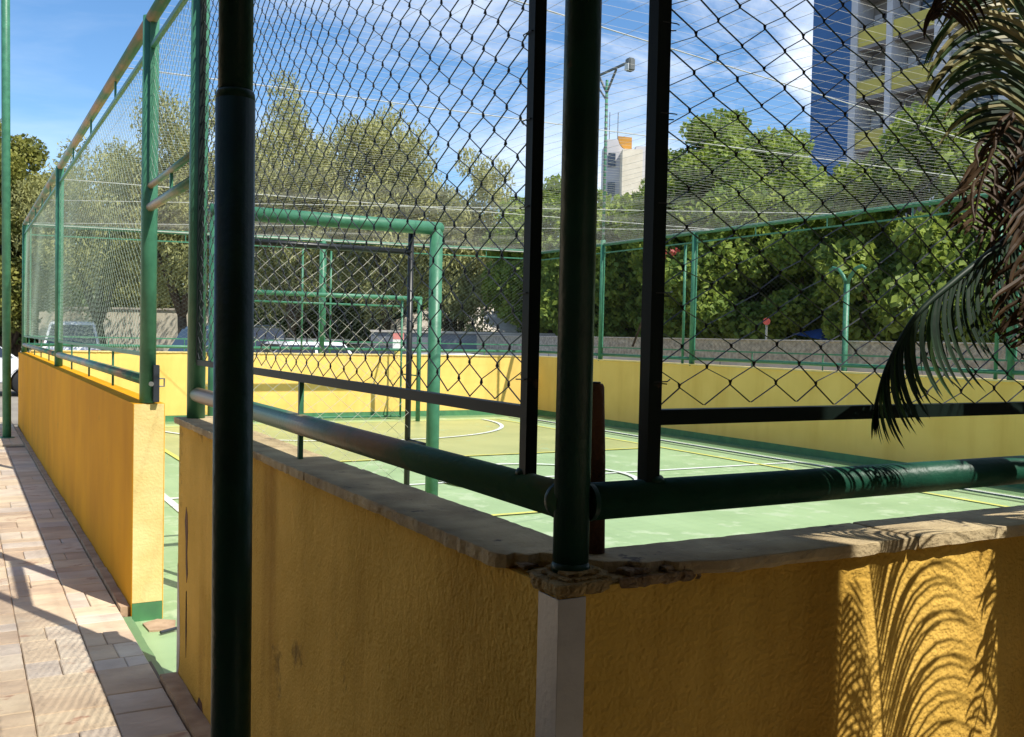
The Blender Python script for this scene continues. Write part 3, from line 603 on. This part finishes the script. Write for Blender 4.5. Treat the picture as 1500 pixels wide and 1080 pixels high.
# ------------------------------------------------------------------ cars
def car(label, loc, ang, L_, W_, Hh, paint, kind='suv', group='cars parked beyond the far wall'):
    t = thing('parked_car', label, 'car', loc, group); t.rotation_euler = (0, 0, ang)
    wr = .34; zb = .22; belt = Hh*.58
    if kind == 'suv': prof = [(-L_/2, zb+.15), (-L_/2+.05, belt-.05), (-L_/2+.12, belt), (L_/2-.95, belt), (L_/2-.12, belt-.16), (L_/2, belt-.3), (L_/2, zb+.12)]; cab = [(-L_/2+.12, belt), (-L_/2+.38, Hh-.05), (-L_/2+.6, Hh), (L_/2-1.95, Hh-.02), (L_/2-1.05, belt)]
    else: prof = [(-L_/2, zb+.12), (-L_/2+.03, belt-.1), (-L_/2+.2, belt), (L_/2-1.0, belt), (L_/2-.15, belt-.14), (L_/2, belt-.28), (L_/2, zb+.1)]; cab = [(-L_/2+.25, belt), (-L_/2+.75, Hh-.04), (-L_/2+1.3, Hh), (L_/2-2.0, Hh-.03), (L_/2-1.1, belt)]
    arch = []
    for cx in (L_/2-.85, -L_/2+.80):
        for a in np.linspace(0, math.pi, 9): arch.append((cx+(wr+.05)*math.cos(a), max(zb, wr+(wr+.05)*math.sin(a))))
    outline = prof+[(L_/2-.1, zb)]+arch+[(-L_/2+.1, zb)]
    base = ORG[t.name]
    def ext(nm, pts, w0, w1, m, top=None, par=t, bevel=0):
        n = len(pts); v = []
        for s in (-1, 1):
            for (x, z) in pts:
                w = w0 if top is None else w0+(w1-w0)*max(0, min(1, (z-belt)/(Hh-belt)))
                v.append((base.x+x, base.y+s*w/2, base.z+z))
        o = fin(nm, v, [tuple(range(n-1, -1, -1)), tuple(range(n, 2*n))]+[(i, (i+1) % n, n+(i+1) % n, n+i) for i in range(n)], m, t)
        if bevel:
            bm = bmesh.new(); bm.from_mesh(o.data); bmesh.ops.bevel(bm, geom=bm.edges[:], offset=bevel, segments=2, affect='EDGES', clamp_overlap=True); bm.to_mesh(o.data); bm.free()
        if par is not t: pass
        return o
    ext('body', outline, W_, W_, paint, bevel=.03); ext('cabin', cab, W_-.06, W_-.42, paint, top=1, bevel=.03)
    def side(nm, x0, x1, z0, z1, sl0, sl1, m='pane'):
        for s in (-1, 1):
            v = []
            for x, z in ((x0, z0), (x1, z0), (x1+sl1, z1), (x0+sl0, z1)):
                w = (W_-.06+(W_-.42-W_+.06)*max(0, (z-belt)/(Hh-belt)))/2+.006; v.append((base.x+x, base.y+s*w, base.z+z))
            fin(nm, v, [(0, 1, 2, 3)], m, t)
    c0, c1 = cab[0][0], cab[-1][0]; z0 = belt+.03; z1 = Hh-.10
    side('side_window', c0+.28, c0+.28+(c1-c0)*.32, z0, z1, .22, .0); side('side_window', c0+.34+(c1-c0)*.32, c1-.12, z0, z1, 0, -.62)
    for xa, xb, nm in ((cab[0][0], cab[1][0], 'rear_window'), (cab[-1][0], cab[-2][0], 'windscreen')):
        v = []
        sg = -1 if nm == 'rear_window' else 1
        for f_, yy in ((.12, -1), (.12, 1), (.86, 1), (.86, -1)):
            zz = belt+(Hh-belt)*f_; xx = xa+(xb-xa)*f_+sg*.02; w = (W_-.20-.40*f_)/2; v.append((base.x+xx, base.y+yy*w, base.z+zz))
        fin(nm, v, [(0, 1, 2, 3)], 'pane', t)
    for s in (-1, 1):
        MB().box((base.x-L_/2-.01, base.y+s*(W_/2-.16)-.11, base.z+belt-.30), (base.x-L_/2+.06, base.y+s*(W_/2-.16)+.11, base.z+belt-.10)).build('tail_light', 'redplastic', t)
        MB().box((base.x+L_/2-.08, base.y+s*(W_/2-.22)-.14, base.z+belt-.40), (base.x+L_/2+.01, base.y+s*(W_/2-.22)+.14, base.z+belt-.28)).build('headlight', 'lampglass', t)
        for cx in (L_/2-.85, -L_/2+.80):
            y0 = base.y+s*(W_/2-.22); y1 = base.y+s*(W_/2+.005)
            wl = MB().path([(base.x+cx, y0, base.z+wr), (base.x+cx, y0+(y1-y0)*.1, base.z+wr), (base.x+cx, y0+(y1-y0)*.9, base.z+wr), (base.x+cx, y1, base.z+wr)], [wr*.93, wr, wr, wr*.93], 24).build('wheel', 'tyre', t, True)
            rm = MB()
            for k in range(5):
                a = k*2*math.pi/5; rm.bar((base.x+cx, y1+s*.004, base.z+wr), (base.x+cx+math.cos(a)*wr*.62, y1+s*.004, base.z+wr+math.sin(a)*wr*.62), .05, .02)
            rm.tube((base.x+cx, y1, base.z+wr), (base.x+cx, y1+s*.012, base.z+wr), .07, 12).build('rim', 'rim', wl)
    for s in (-1, 1): MB().box((base.x-L_/2+.6, base.y+s*(W_/2-.275)-.015, base.z+Hh+.005), (base.x+L_/2-2.1, base.y+s*(W_/2-.275)+.015, base.z+Hh+.035)).build('roof_rail', 'lampgrey', t)
    return t
GZ = -.295
def at(x, t): p = PX(x, 500, t); return (p.x, p.y, GZ)
p = at(22, 24.2); car('white car with its wheel showing past the left end of the orange wall', (p[0]-1.05, p[1]+.9, GZ), math.radians(2), 4.3, 1.8, 1.62, 'carwhite')
p = at(122, 33); car('white car end on before the sunlit cream wall, seen through the left mesh', (p[0]-.1, p[1]+1, GZ), math.radians(80), 4.2, 1.75, 1.95, 'carwhite')
p = at(268, 23.5); car('black car seen through the open doorway', (p[0]+.9, p[1]+.3, GZ), math.radians(104), 4.4, 1.85, 1.86, 'cardark')
p = at(408, 21.5); car('white hatchback behind the far wall beside the thick near post', (p[0], p[1], GZ), math.radians(184), 4.0, 1.72, 1.56, 'carwhite', 'hatch')
p = at(525, 22.5); car('low dark car parked right of the white hatchback', (p[0], p[1], GZ), math.radians(178), 4.2, 1.75, 1.48, 'cardark', 'hatch')
p = at(665, 18.6); car('white saloon whose roof just clears the far wall behind the goal', (p[0]+.4, 17.9, GZ), math.radians(182), 4.1, 1.7, 1.36, 'carwhite', 'hatch')
sg = thing('small_sign', 'small white and pink sign on a short yellow post behind the far wall', 'sign', (6.9, 17.3, -.3))
MB().bar((6.9, 17.35, -.3), (6.9, 17.35, 1.1), .09).build('sign_post', 'toweryellow', sg)
MB().bar((6.9, 17.31, 1.12), (6.9, 17.31, 1.33), .24, .02).build('sign_board', 'signwhite', sg); MB().bar((6.9, 17.31, 1.332), (6.9, 17.31, 1.46), .24, .02).build('sign_header', 'pink', sg)
# blue canopy and red disc behind the right wall
bt = thing('blue_canopy', 'small blue tarpaulin showing above the concrete wall under the trees', 'canopy', (13.5, 12.6, -.3))
c0 = PX(1205, 492, 18.5)
b = MB(); b.v = [(c0.x-.35, c0.y-.3, 1.50), (c0.x+.35, c0.y-.5, 1.5), (c0.x+.5, c0.y+.4, 1.56), (c0.x-.3, c0.y+.5, 1.6), (c0.x+.05, c0.y+.05, 1.72)]; b.f = [(0, 1, 4), (1, 2, 4), (2, 3, 4), (3, 0, 4)]; b.build('tarpaulin', 'bluetarp', bt)
for dx_, dy_ in ((-.3, -.25), (.3, -.45), (.45, .35), (-.25, .45)): MB().tube((c0.x+dx_, c0.y+dy_, -.3), (c0.x+dx_, c0.y+dy_, 1.52), .03, 8).build('canopy_leg', 'galv', bt)
rd = thing('round_sign', 'small round red sign on a thin stake above the concrete wall', 'sign', (12, 12, -.3))
c1 = PX(1123, 471, 17)
MB().tube((c1.x, c1.y, -.3), (c1.x, c1.y, c1.z), .02, 8).build('stake', 'galv', rd)
d_ = (CAM-c1).normalized(); MB().tube(c1+d_*.02, c1+d_*.05, .062, 20).build('disc', 'red', rd)

# ------------------------------------------------------------------ trees
def leaves(centres, radii, n, size, aspect=1.6, droop=0., flat=.0):
    """n folded leaf quads spread round the clump centres -> verts, faces"""
    centres = np.asarray(centres, float); radii = np.asarray(radii, float)
    w = (radii.prod(1))**.667; idx = rng.choice(len(centres), n, p=w/w.sum())
    d = rng.normal(size=(n, 3)); d /= np.linalg.norm(d, axis=1)[:, None]
    rr = rng.uniform(.0, 1, n)**.42
    c = centres[idx]+d*rr[:, None]*radii[idx]
    ax = rng.normal(size=(n, 3)); ax[:, 2] = ax[:, 2]*(1-flat)-droop*2.5; ax /= np.linalg.norm(ax, axis=1)[:, None]
    nr = rng.normal(size=(n, 3))+d*.6+np.array([0, 0, .5]); sd = np.cross(ax, nr); sd /= np.linalg.norm(sd, axis=1)[:, None]+1e-9
    s = size*rng.uniform(.6, 1.35, n)[:, None]; nn = np.cross(sd, ax)
    a = c-ax*s*aspect*.5; b2 = c+sd*s*.5+nn*s*.10; e = c+ax*s*aspect*.5; g = c-sd*s*.5+nn*s*.10
    v = np.stack([a, b2, e, g], 1).reshape(-1, 3)
    return v
def quadmesh(name, v, m, parent):
    base = org(parent); n = len(v)//4; v = v-np.array(base)
    me = bpy.data.meshes.new(name); me.vertices.add(4*n); me.vertices.foreach_set('co', v.astype(np.float32).ravel())
    me.loops.add(4*n); me.loops.foreach_set('vertex_index', np.arange(4*n, dtype=np.int32)); me.polygons.add(n)
    me.polygons.foreach_set('loop_start', np.arange(0, 4*n, 4, dtype=np.int32)); me.polygons.foreach_set('loop_total', np.full(n, 4, dtype=np.int32))
    me.materials.append(M[m]); me.update(calc_edges=True); o = bpy.data.objects.new(name, me); COL.objects.link(o); o.parent = parent; ORG[o.name] = base; return o
def tree(label, base, h, cr, n, size, m, clumps=40, aspect=1.6, droop=0., cb=.35, clr=.32, name='leafy_tree', shell=.6, squash=.8, limbs=7, trunk_r=.16, group=None):
    t = thing(name, label, 'tree', base, group); B = Vector(base); top = h
    zc = h*(cb+(1-cb)/2); rz = h*(1-cb)/2
    cs = []; rs = []
    for _ in range(clumps):
        d = rng.normal(size=3); d /= np.linalg.norm(d); k = rng.uniform(shell, 1.0)
        kr = cr*clr*rng.uniform(.6, 1.3)
        cs.append((B.x+d[0]*k*(cr-kr*.5), B.y+d[1]*k*(cr-kr*.5), B.z+zc+d[2]*k*(rz-kr*.3))); rs.append((kr, kr, kr*squash*(1+droop*.6)))
    quadmesh('crown', leaves(cs, rs, n, size, aspect, droop), m, t)
    tk = MB(); fk = Vector((B.x+random.uniform(-.2, .2), B.y, B.z+h*cb*.9))
    tk.path([B, B.lerp(fk, .5)+Vector((random.uniform(-.1, .1), 0, 0)), fk], [trunk_r*1.3, trunk_r, trunk_r*.85], 12)
    for i in range(limbs):
        c = Vector(cs[int(rng.integers(len(cs)))]); mid = fk.lerp(c, .5)+Vector((random.uniform(-.3, .3), random.uniform(-.3, .3), random.uniform(0, .4)))
        tk.path([fk-Vector((0, 0, .1)), mid, c], [trunk_r*.6, trunk_r*.32, trunk_r*.10], 8)
    tk.build('trunk', 'bark', t, True); return t
def bt_(x, t_, dz=-.3): p = PX(x, 500, t_); return (p.x, p.y, dz)
wsp = 'feathery trees beyond the far wall'
tree('yellow green bushy tree behind the tall pole at the far left edge', bt_(8, 34), 8.9, 2.2, 44000, .10, 'leaf_yel', 70, cb=.12)
tree('pale feathery tree above the left end of the far wall', bt_(150, 33), 8.0, 3.0, 40500, .050, 'leaf_olive', 110, 3.0, .5, .26, .25, 'feathery_tree', .15, group=wsp)
tree('feathery tree seen through the doorway', bt_(262, 31), 9.3, 2.6, 37500, .050, 'leaf_olive', 100, 3.0, .5, .26, .25, 'feathery_tree', .15, group=wsp)
tree('tallest feathery olive tree, right of the thick near post', bt_(425, 30), 9.9, 2.5, 42000, .050, 'leaf_olive', 110, 3.0, .5, .20, .25, 'feathery_tree', .15, group=wsp)
tree('broad feathery olive tree behind the nearer goal', bt_(560, 30), 9.2, 2.5, 42000, .050, 'leaf_olive', 110, 3.0, .5, .22, .25, 'feathery_tree', .15, group=wsp)
tree('low feathery tree drooping over the grey wall', bt_(672, 29), 7.2, 2.0, 36000, .050, 'leaf_olive', 90, 3.0, .6, .16, .25, 'feathery_tree', .15, group=wsp)
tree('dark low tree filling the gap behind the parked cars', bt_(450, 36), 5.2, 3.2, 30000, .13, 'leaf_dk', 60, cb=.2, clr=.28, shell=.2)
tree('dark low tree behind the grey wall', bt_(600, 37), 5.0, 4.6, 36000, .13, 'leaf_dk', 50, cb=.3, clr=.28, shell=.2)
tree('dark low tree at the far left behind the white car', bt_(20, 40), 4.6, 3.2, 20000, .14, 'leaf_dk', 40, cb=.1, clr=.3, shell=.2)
tree('bright round tree between the corner post and the lamp pole', bt_(812, 27), 6.4, 1.9, 40000, .10, 'leaf', 60, cb=.25)
tree('bright leafy tree directly behind the lamp pole', bt_(905, 24), 5.2, 2.0, 36000, .095, 'leaf', 60, cb=.15)
tree('big dome shaped bright green tree in the middle right', bt_(1062, 22), 6.9, 2.35, 84000, .082, 'leaf', 130, cb=.22, clr=.25)
tree('wide spreading leafy crown forming the skirt under the dome shaped tree', bt_(1078, 21.4), 5.5, 2.75, 80000, .088, 'leaf', 100, cb=.08, clr=.20)
tree('leafy green tree right of the big dome shaped tree', bt_(1200, 20), 4.7, 2.1, 42000, .080, 'leaf', 60, cb=.10, clr=.22)
tree('tree with large pale leaves in front of the blue tower', bt_(1345, 17.5), 5.9, 2.0, 30000, .105, 'leaf_al', 70, 1.5, 0, .10, .26, 'broad_leaf_tree')
tree('dense dark tree behind the palm at the right edge', bt_(1480, 17), 4.6, 2.2, 54000, .070, 'leaf', 60, clr=.24, cb=.12)
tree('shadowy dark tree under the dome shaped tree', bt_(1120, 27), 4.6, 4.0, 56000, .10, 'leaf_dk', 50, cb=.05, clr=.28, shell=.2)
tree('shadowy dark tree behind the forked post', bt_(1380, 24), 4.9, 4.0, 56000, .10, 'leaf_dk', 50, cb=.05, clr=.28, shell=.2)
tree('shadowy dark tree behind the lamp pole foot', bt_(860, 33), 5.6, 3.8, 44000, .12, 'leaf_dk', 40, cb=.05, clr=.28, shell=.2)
bgg = 'hazy olive trees behind the boundary walls'
for bx, bt, hh_, lb in ((60, 44, 6.6, 'hazy olive tree behind the cream wall, seen through the far left mesh'), (215, 43, 7.6, 'hazy olive tree behind the cream wall, seen beside the doorway post'), (380, 42, 8.0, 'hazy olive tree far behind the white hatchback'), (530, 41, 8.2, 'hazy olive tree far behind the middle of the nearer goal'), (690, 40, 6.6, 'hazy olive tree behind the pale sloping house roof')):
    tree(lb, bt_(bx, bt), hh_, 3.4, 30000, .085, 'leaf_olive', 70, 2.4, .4, .10, .24, 'background_tree', .2, group=bgg)
hd = thing('far_hedge', 'dark distant hedge line closing the view under the trees', 'hedge', (20, 45, -.3))
a_ = PX(-250, 500, 46); c_ = PX(800, 500, 44); d_ = PX(1750, 500, 36)
cs = []; 
for (p, q, k) in ((a_, c_, 44), (c_, d_, 38)):
    for i in range(k): z = p.lerp(q, i/k); cs.append((z.x+rng.uniform(-.5, .5), z.y+rng.uniform(-.5, .5), .7+rng.uniform(0, 1.6)))
quadmesh('foliage', leaves(cs, [(1.2, 1.2, 1.2)]*len(cs), 60000, .17), 'leaf_dk', hd)
tk = MB()
for i in range(0, len(cs), 2): tk.tube((cs[i][0], cs[i][1], -.3), (cs[i][0], cs[i][1], 1.6), .05, 6)
o = tk.build('stems', 'bark', hd); o['kind'] = 'stuff'
fl_ = thing('red_flowers', 'small spray of red flowers among the leaves near the side fence', 'flowers', bt_(968, 19, 2.7))
p = PX(970, 373, 17); quadmesh('petals', leaves([(p.x, p.y, p.z), (p.x+.2, p.y-.1, p.z+.05)], [(.10, .10, .10)]*2, 40, .045), 'red', fl_)['kind'] = 'stuff'
MB().path([(p.x, p.y, p.z-.1), (p.x+.2, p.y+.6, p.z-.8), (p.x+.3, p.y+1.2, p.z-1.6)], .02, 6).build('stem', 'bark', fl_)

# ------------------------------------------------------------------ palm
pl = thing('palm', 'small palm with drooping green and dead brown fronds hanging in front of the near fence', 'palm', (1.20, -.28, -.03))
MB().path([(1.20, -.28, -.03), (1.17, -.27, .6), (1.13, -.26, 1.2), (1.07, -.25, 1.65), (1.03, -.24, 1.86)], [.075, .062, .055, .058, .045], 16).build('trunk', 'bark', pl, True)
def crs(pts, n):
    P = [Vector(p) for p in pts]; P = [P[0]*2-P[1]]+P+[P[-1]*2-P[-2]]; out = []
    m_ = len(P)-3
    for i in range(n+1):
        u = i/n*m_; k = min(int(u), m_-1); t = u-k; a, b_, c, d = P[k:k+4]
        out.append(.5*((2*b_)+(c-a)*t+(2*a-5*b_+4*c-d)*t*t+(3*b_-a-3*c+d)*t**3))
    return out
def leaflet_mesh(p, d, grav, L_, w, face, steps=9, curl=0., gp=0):
    v = []; f = []; pos = Vector(p); dr = Vector(d).normalized(); ds = L_/steps
    for i in range(steps+1):
        u = i/steps; ww = w*math.sin(math.pi*min(1, .12+u*.88))**.7*(1 if u < .99 else .05)
        sd = dr.cross(face); sd = sd.normalized() if sd.length > 1e-4 else Vector((1, 0, 0)); nn = sd.cross(dr)
        v += [tuple(pos-sd*ww*.5+nn*ww*.22), tuple(pos), tuple(pos+sd*ww*.5+nn*ww*.22)]
        dr = (dr+grav*(ds*((1+u) if not gp else (gp+1)*u**gp))).normalized()
        if curl: dr = (dr+Vector((random.uniform(-curl, curl), random.uniform(-curl, curl), random.uniform(-curl, curl)*.5))).normalized()
        pos = pos+dr*ds
    for i in range(steps):
        f += [(3*i, 3*i+1, 3*i+4, 3*i+3), (3*i+1, 3*i+2, 3*i+5, 3*i+4)]
    return v, f
def frond(pts, n, L_, w, mats, sides=(1, -1), fwd=.6, side_vec=None, grav=Vector((0, 0, -4)), each=True, curl=0., rr=.006, stem='palm_stem', a=.08, jl=.2, gp=0):
    cv = crs(pts, n*2); base = MB().path(cv, [rr*(1-.75*i/(n*2)) for i in range(n*2+1)], 7).build('frond', stem, pl, True)
    AV = []; AF = []
    for i in range(int(n*a), n+1):
        k = i*2; tg = (cv[min(k+1, 2*n)]-cv[max(k-1, 0)]).normalized(); sv = (side_vec or tg.cross(Vector((0, 0, 1)))).normalized()
        u = i/n; env = math.sin(math.pi*min(1., .25+u*.72))**.6
        for s in sides:
            d = tg*fwd+sv*s+Vector((random.uniform(-.08, .08), random.uniform(-.08, .08), random.uniform(-.08, .08)))
            fc = tg.cross(sv*s)
            v, f = leaflet_mesh(cv[k], d, grav, L_*env*random.uniform(1-jl, 1.08), w*random.uniform(.8, 1.15), fc, curl=curl, gp=gp)
            if each: fin('leaflet', v, f, random.choice(mats), base)
            else: nn = len(AV); AV += v; AF += [tuple(q+nn for q in g) for g in f]
    if not each: o = fin('leaflet_fringe', AV, AF, mats[0], base); o['kind'] = 'stuff'
R_ = RX; D_ = Vector((0, 0, -1))
# long lower dark green frond, leaflets combing down and to the right
frond([PX(1530, 300, 1.78), PX(1470, 355, 1.74), PX(1400, 410, 1.70), PX(1340, 465, 1.68), PX(1300, 535, 1.66), PX(1280, 600, 1.65)], 46, .205, .0095, ['palm_blue', 'palm_blue', 'palm'], sides=(1,), fwd=.45, side_vec=D_*.9-R_*.25-fw*.1, grav=R_*5.0+D_*2.2, rr=.008, a=.12, stem='palm_blue')
frond([PX(1525, 305, 1.80), PX(1465, 362, 1.76), PX(1402, 420, 1.73), PX(1345, 472, 1.71), PX(1306, 540, 1.70)], 20, .15, .008, ['palm_blue'], sides=(1,), fwd=.5, side_vec=D_*.6+fw*.6, grav=R_*3.5+D_*4, rr=.004, a=.2)
# upper green frond: leaflets arch to the left and hang
frond([PX(1548, -90, 1.72), PX(1535, 30, 1.73), PX(1522, 140, 1.75), PX(1508, 235, 1.78)], 44, .27, .0105, ['palm', 'palm', 'palm_sunlit', 'palm_blue'], sides=(1,), fwd=-.35, side_vec=-R_+UY*.15, grav=D_*5.2+R_*.6, rr=.009, a=.0)
frond([PX(1580, -60, 1.66), PX(1555, 20, 1.67), PX(1530, 100, 1.69), PX(1512, 190, 1.71)], 26, .21, .0105, ['palm', 'palm_sunlit'], sides=(1,), fwd=-.5, side_vec=-R_+UY*.35, grav=D_*3.6, rr=.006, a=.0)
# leaflets at the top, sunlight put into their pale colour
frond([PX(1570, -120, 1.64), PX(1530, -70, 1.64), PX(1480, -45, 1.63), PX(1425, -35, 1.63)], 20, .12, .009, ['palm_sunlit', 'palm_sunlit', 'palm'], sides=(1,), fwd=.2, side_vec=D_*.8+R_*.5, grav=D_*2+R_*3, rr=.005)
# small curled brown tip
frond([PX(1405, -30, 1.62), PX(1388, 0, 1.62), PX(1380, 20, 1.62)], 7, .085, .007, ['palm_dead'], sides=(1, -1), fwd=.4, side_vec=-R_, grav=D_*16+R_*5, rr=.004)
# dead brown fronds hanging
frond([PX(1530, 150, 1.80), PX(1500, 250, 1.78), PX(1482, 350, 1.76), PX(1488, 470, 1.75)], 30, .14, .0075, ['palm_dead'], sides=(1, -1), fwd=.5, side_vec=R_+fw*.2, grav=D_*7, curl=.2, rr=.008, stem='palm_dead')
frond([PX(1540, 120, 1.76), PX(1470, 190, 1.74), PX(1440, 260, 1.73), PX(1425, 330, 1.72)], 20, .12, .008, ['palm_dead'], sides=(1, -1), fwd=.7, side_vec=R_-fw*.3, grav=D_*8, curl=.26, rr=.006, stem='palm_dead')
frond([PX(1560, 170, 1.70), PX(1530, 280, 1.69), PX(1515, 400, 1.68), PX(1500, 500, 1.68)], 26, .13, .008, ['palm_dead'], sides=(1, -1), fwd=.5, side_vec=R_, grav=D_*6, curl=.22, rr=.007, stem='palm_dead')
# grey green swollen sheath at the right edge
MB().path([PX(1512, 190, 1.74), PX(1508, 240, 1.74), PX(1510, 300, 1.74), PX(1522, 360, 1.76)], [.008, .024, .028, .012], 20).build('leaf_sheath', 'sheath', pl, True)
# fronds reaching behind the camera side; their shadow falls on the near wall
def shp(x, z, Y=-.40):                              # point whose shadow lands at (x, z) of the near wall
    t = -Y/.70-.052/.70; return Vector((x+.255*t, Y, z+t))
frond([shp(.705, .30), shp(.685, .52), shp(.665, .72), shp(.635, .92), shp(.60, 1.08)], 40, .42, .0085, ['palm'], sides=(1,), fwd=2.6, side_vec=Vector((1, 0, 0)), grav=Vector((6.0, 0, -7.0)), each=False, rr=.0048, jl=.10, gp=2, a=0)
frond([shp(.66, .40), shp(.645, .60), shp(.63, .78), shp(.60, .95)], 20, .20, .0075, ['palm'], sides=(-1,), fwd=2.4, side_vec=Vector((1, 0, 0)), grav=Vector((-8, 0, -9)), each=False, rr=.002, gp=2)
frond([shp(.525, .34, -.42), shp(.535, .55, -.42), shp(.548, .75, -.42), shp(.552, .93, -.42)], 30, .13, .010, ['palm'], sides=(1, -1), fwd=1.6, side_vec=Vector((1, 0, .1)), grav=Vector((2, 0, -9)), each=False, rr=.006, a=0)
frond([shp(.60, .34, -.44), shp(.62, .52, -.44), shp(.63, .68, -.44), shp(.63, .82, -.44)], 22, .15, .006, ['palm'], sides=(1, -1), fwd=1.4, side_vec=Vector((.8, 0, .2)), grav=Vector((2, 0, -9)), each=False, rr=.004, curl=.15)
frond([(1.08, -.25, 1.86), (1.20, -.45, 2.02), (1.32, -.70, 1.95), (1.38, -.90, 1.70)], 26, .22, .012, ['palm'], each=False)
frond([(1.08, -.25, 1.86), (1.25, -.35, 2.10), (1.50, -.45, 2.05), (1.72, -.5, 1.80)], 26, .26, .012, ['palm'], each=False)
frond([(1.08, -.25, 1.86), (1.14, -.10, 2.15), (1.29, .05, 2.2), (1.49, .12, 2.0)], 24, .22, .012, ['palm'], each=False)
frond([shp(.99, 1.02, -.34), shp(1.0, .90, -.34), shp(.985, .78, -.34), shp(.93, .62, -.34)], 24, .10, .010, ['palm_dead'], each=False, curl=.3, side_vec=Vector((1, 0, 0)))
frond([(1.08, -.25, 1.80), (1.18, -.38, 1.62), (1.22, -.46, 1.34), (1.22, -.50, 1.05)], 28, .15, .014, ['palm_dead'], each=False, curl=.2)
print('stones', cnt, 'objects', len(bpy.data.objects), 'tris', sum(len(o.data.loops)-2*len(o.data.polygons) for o in bpy.data.objects if o.type == 'MESH'))
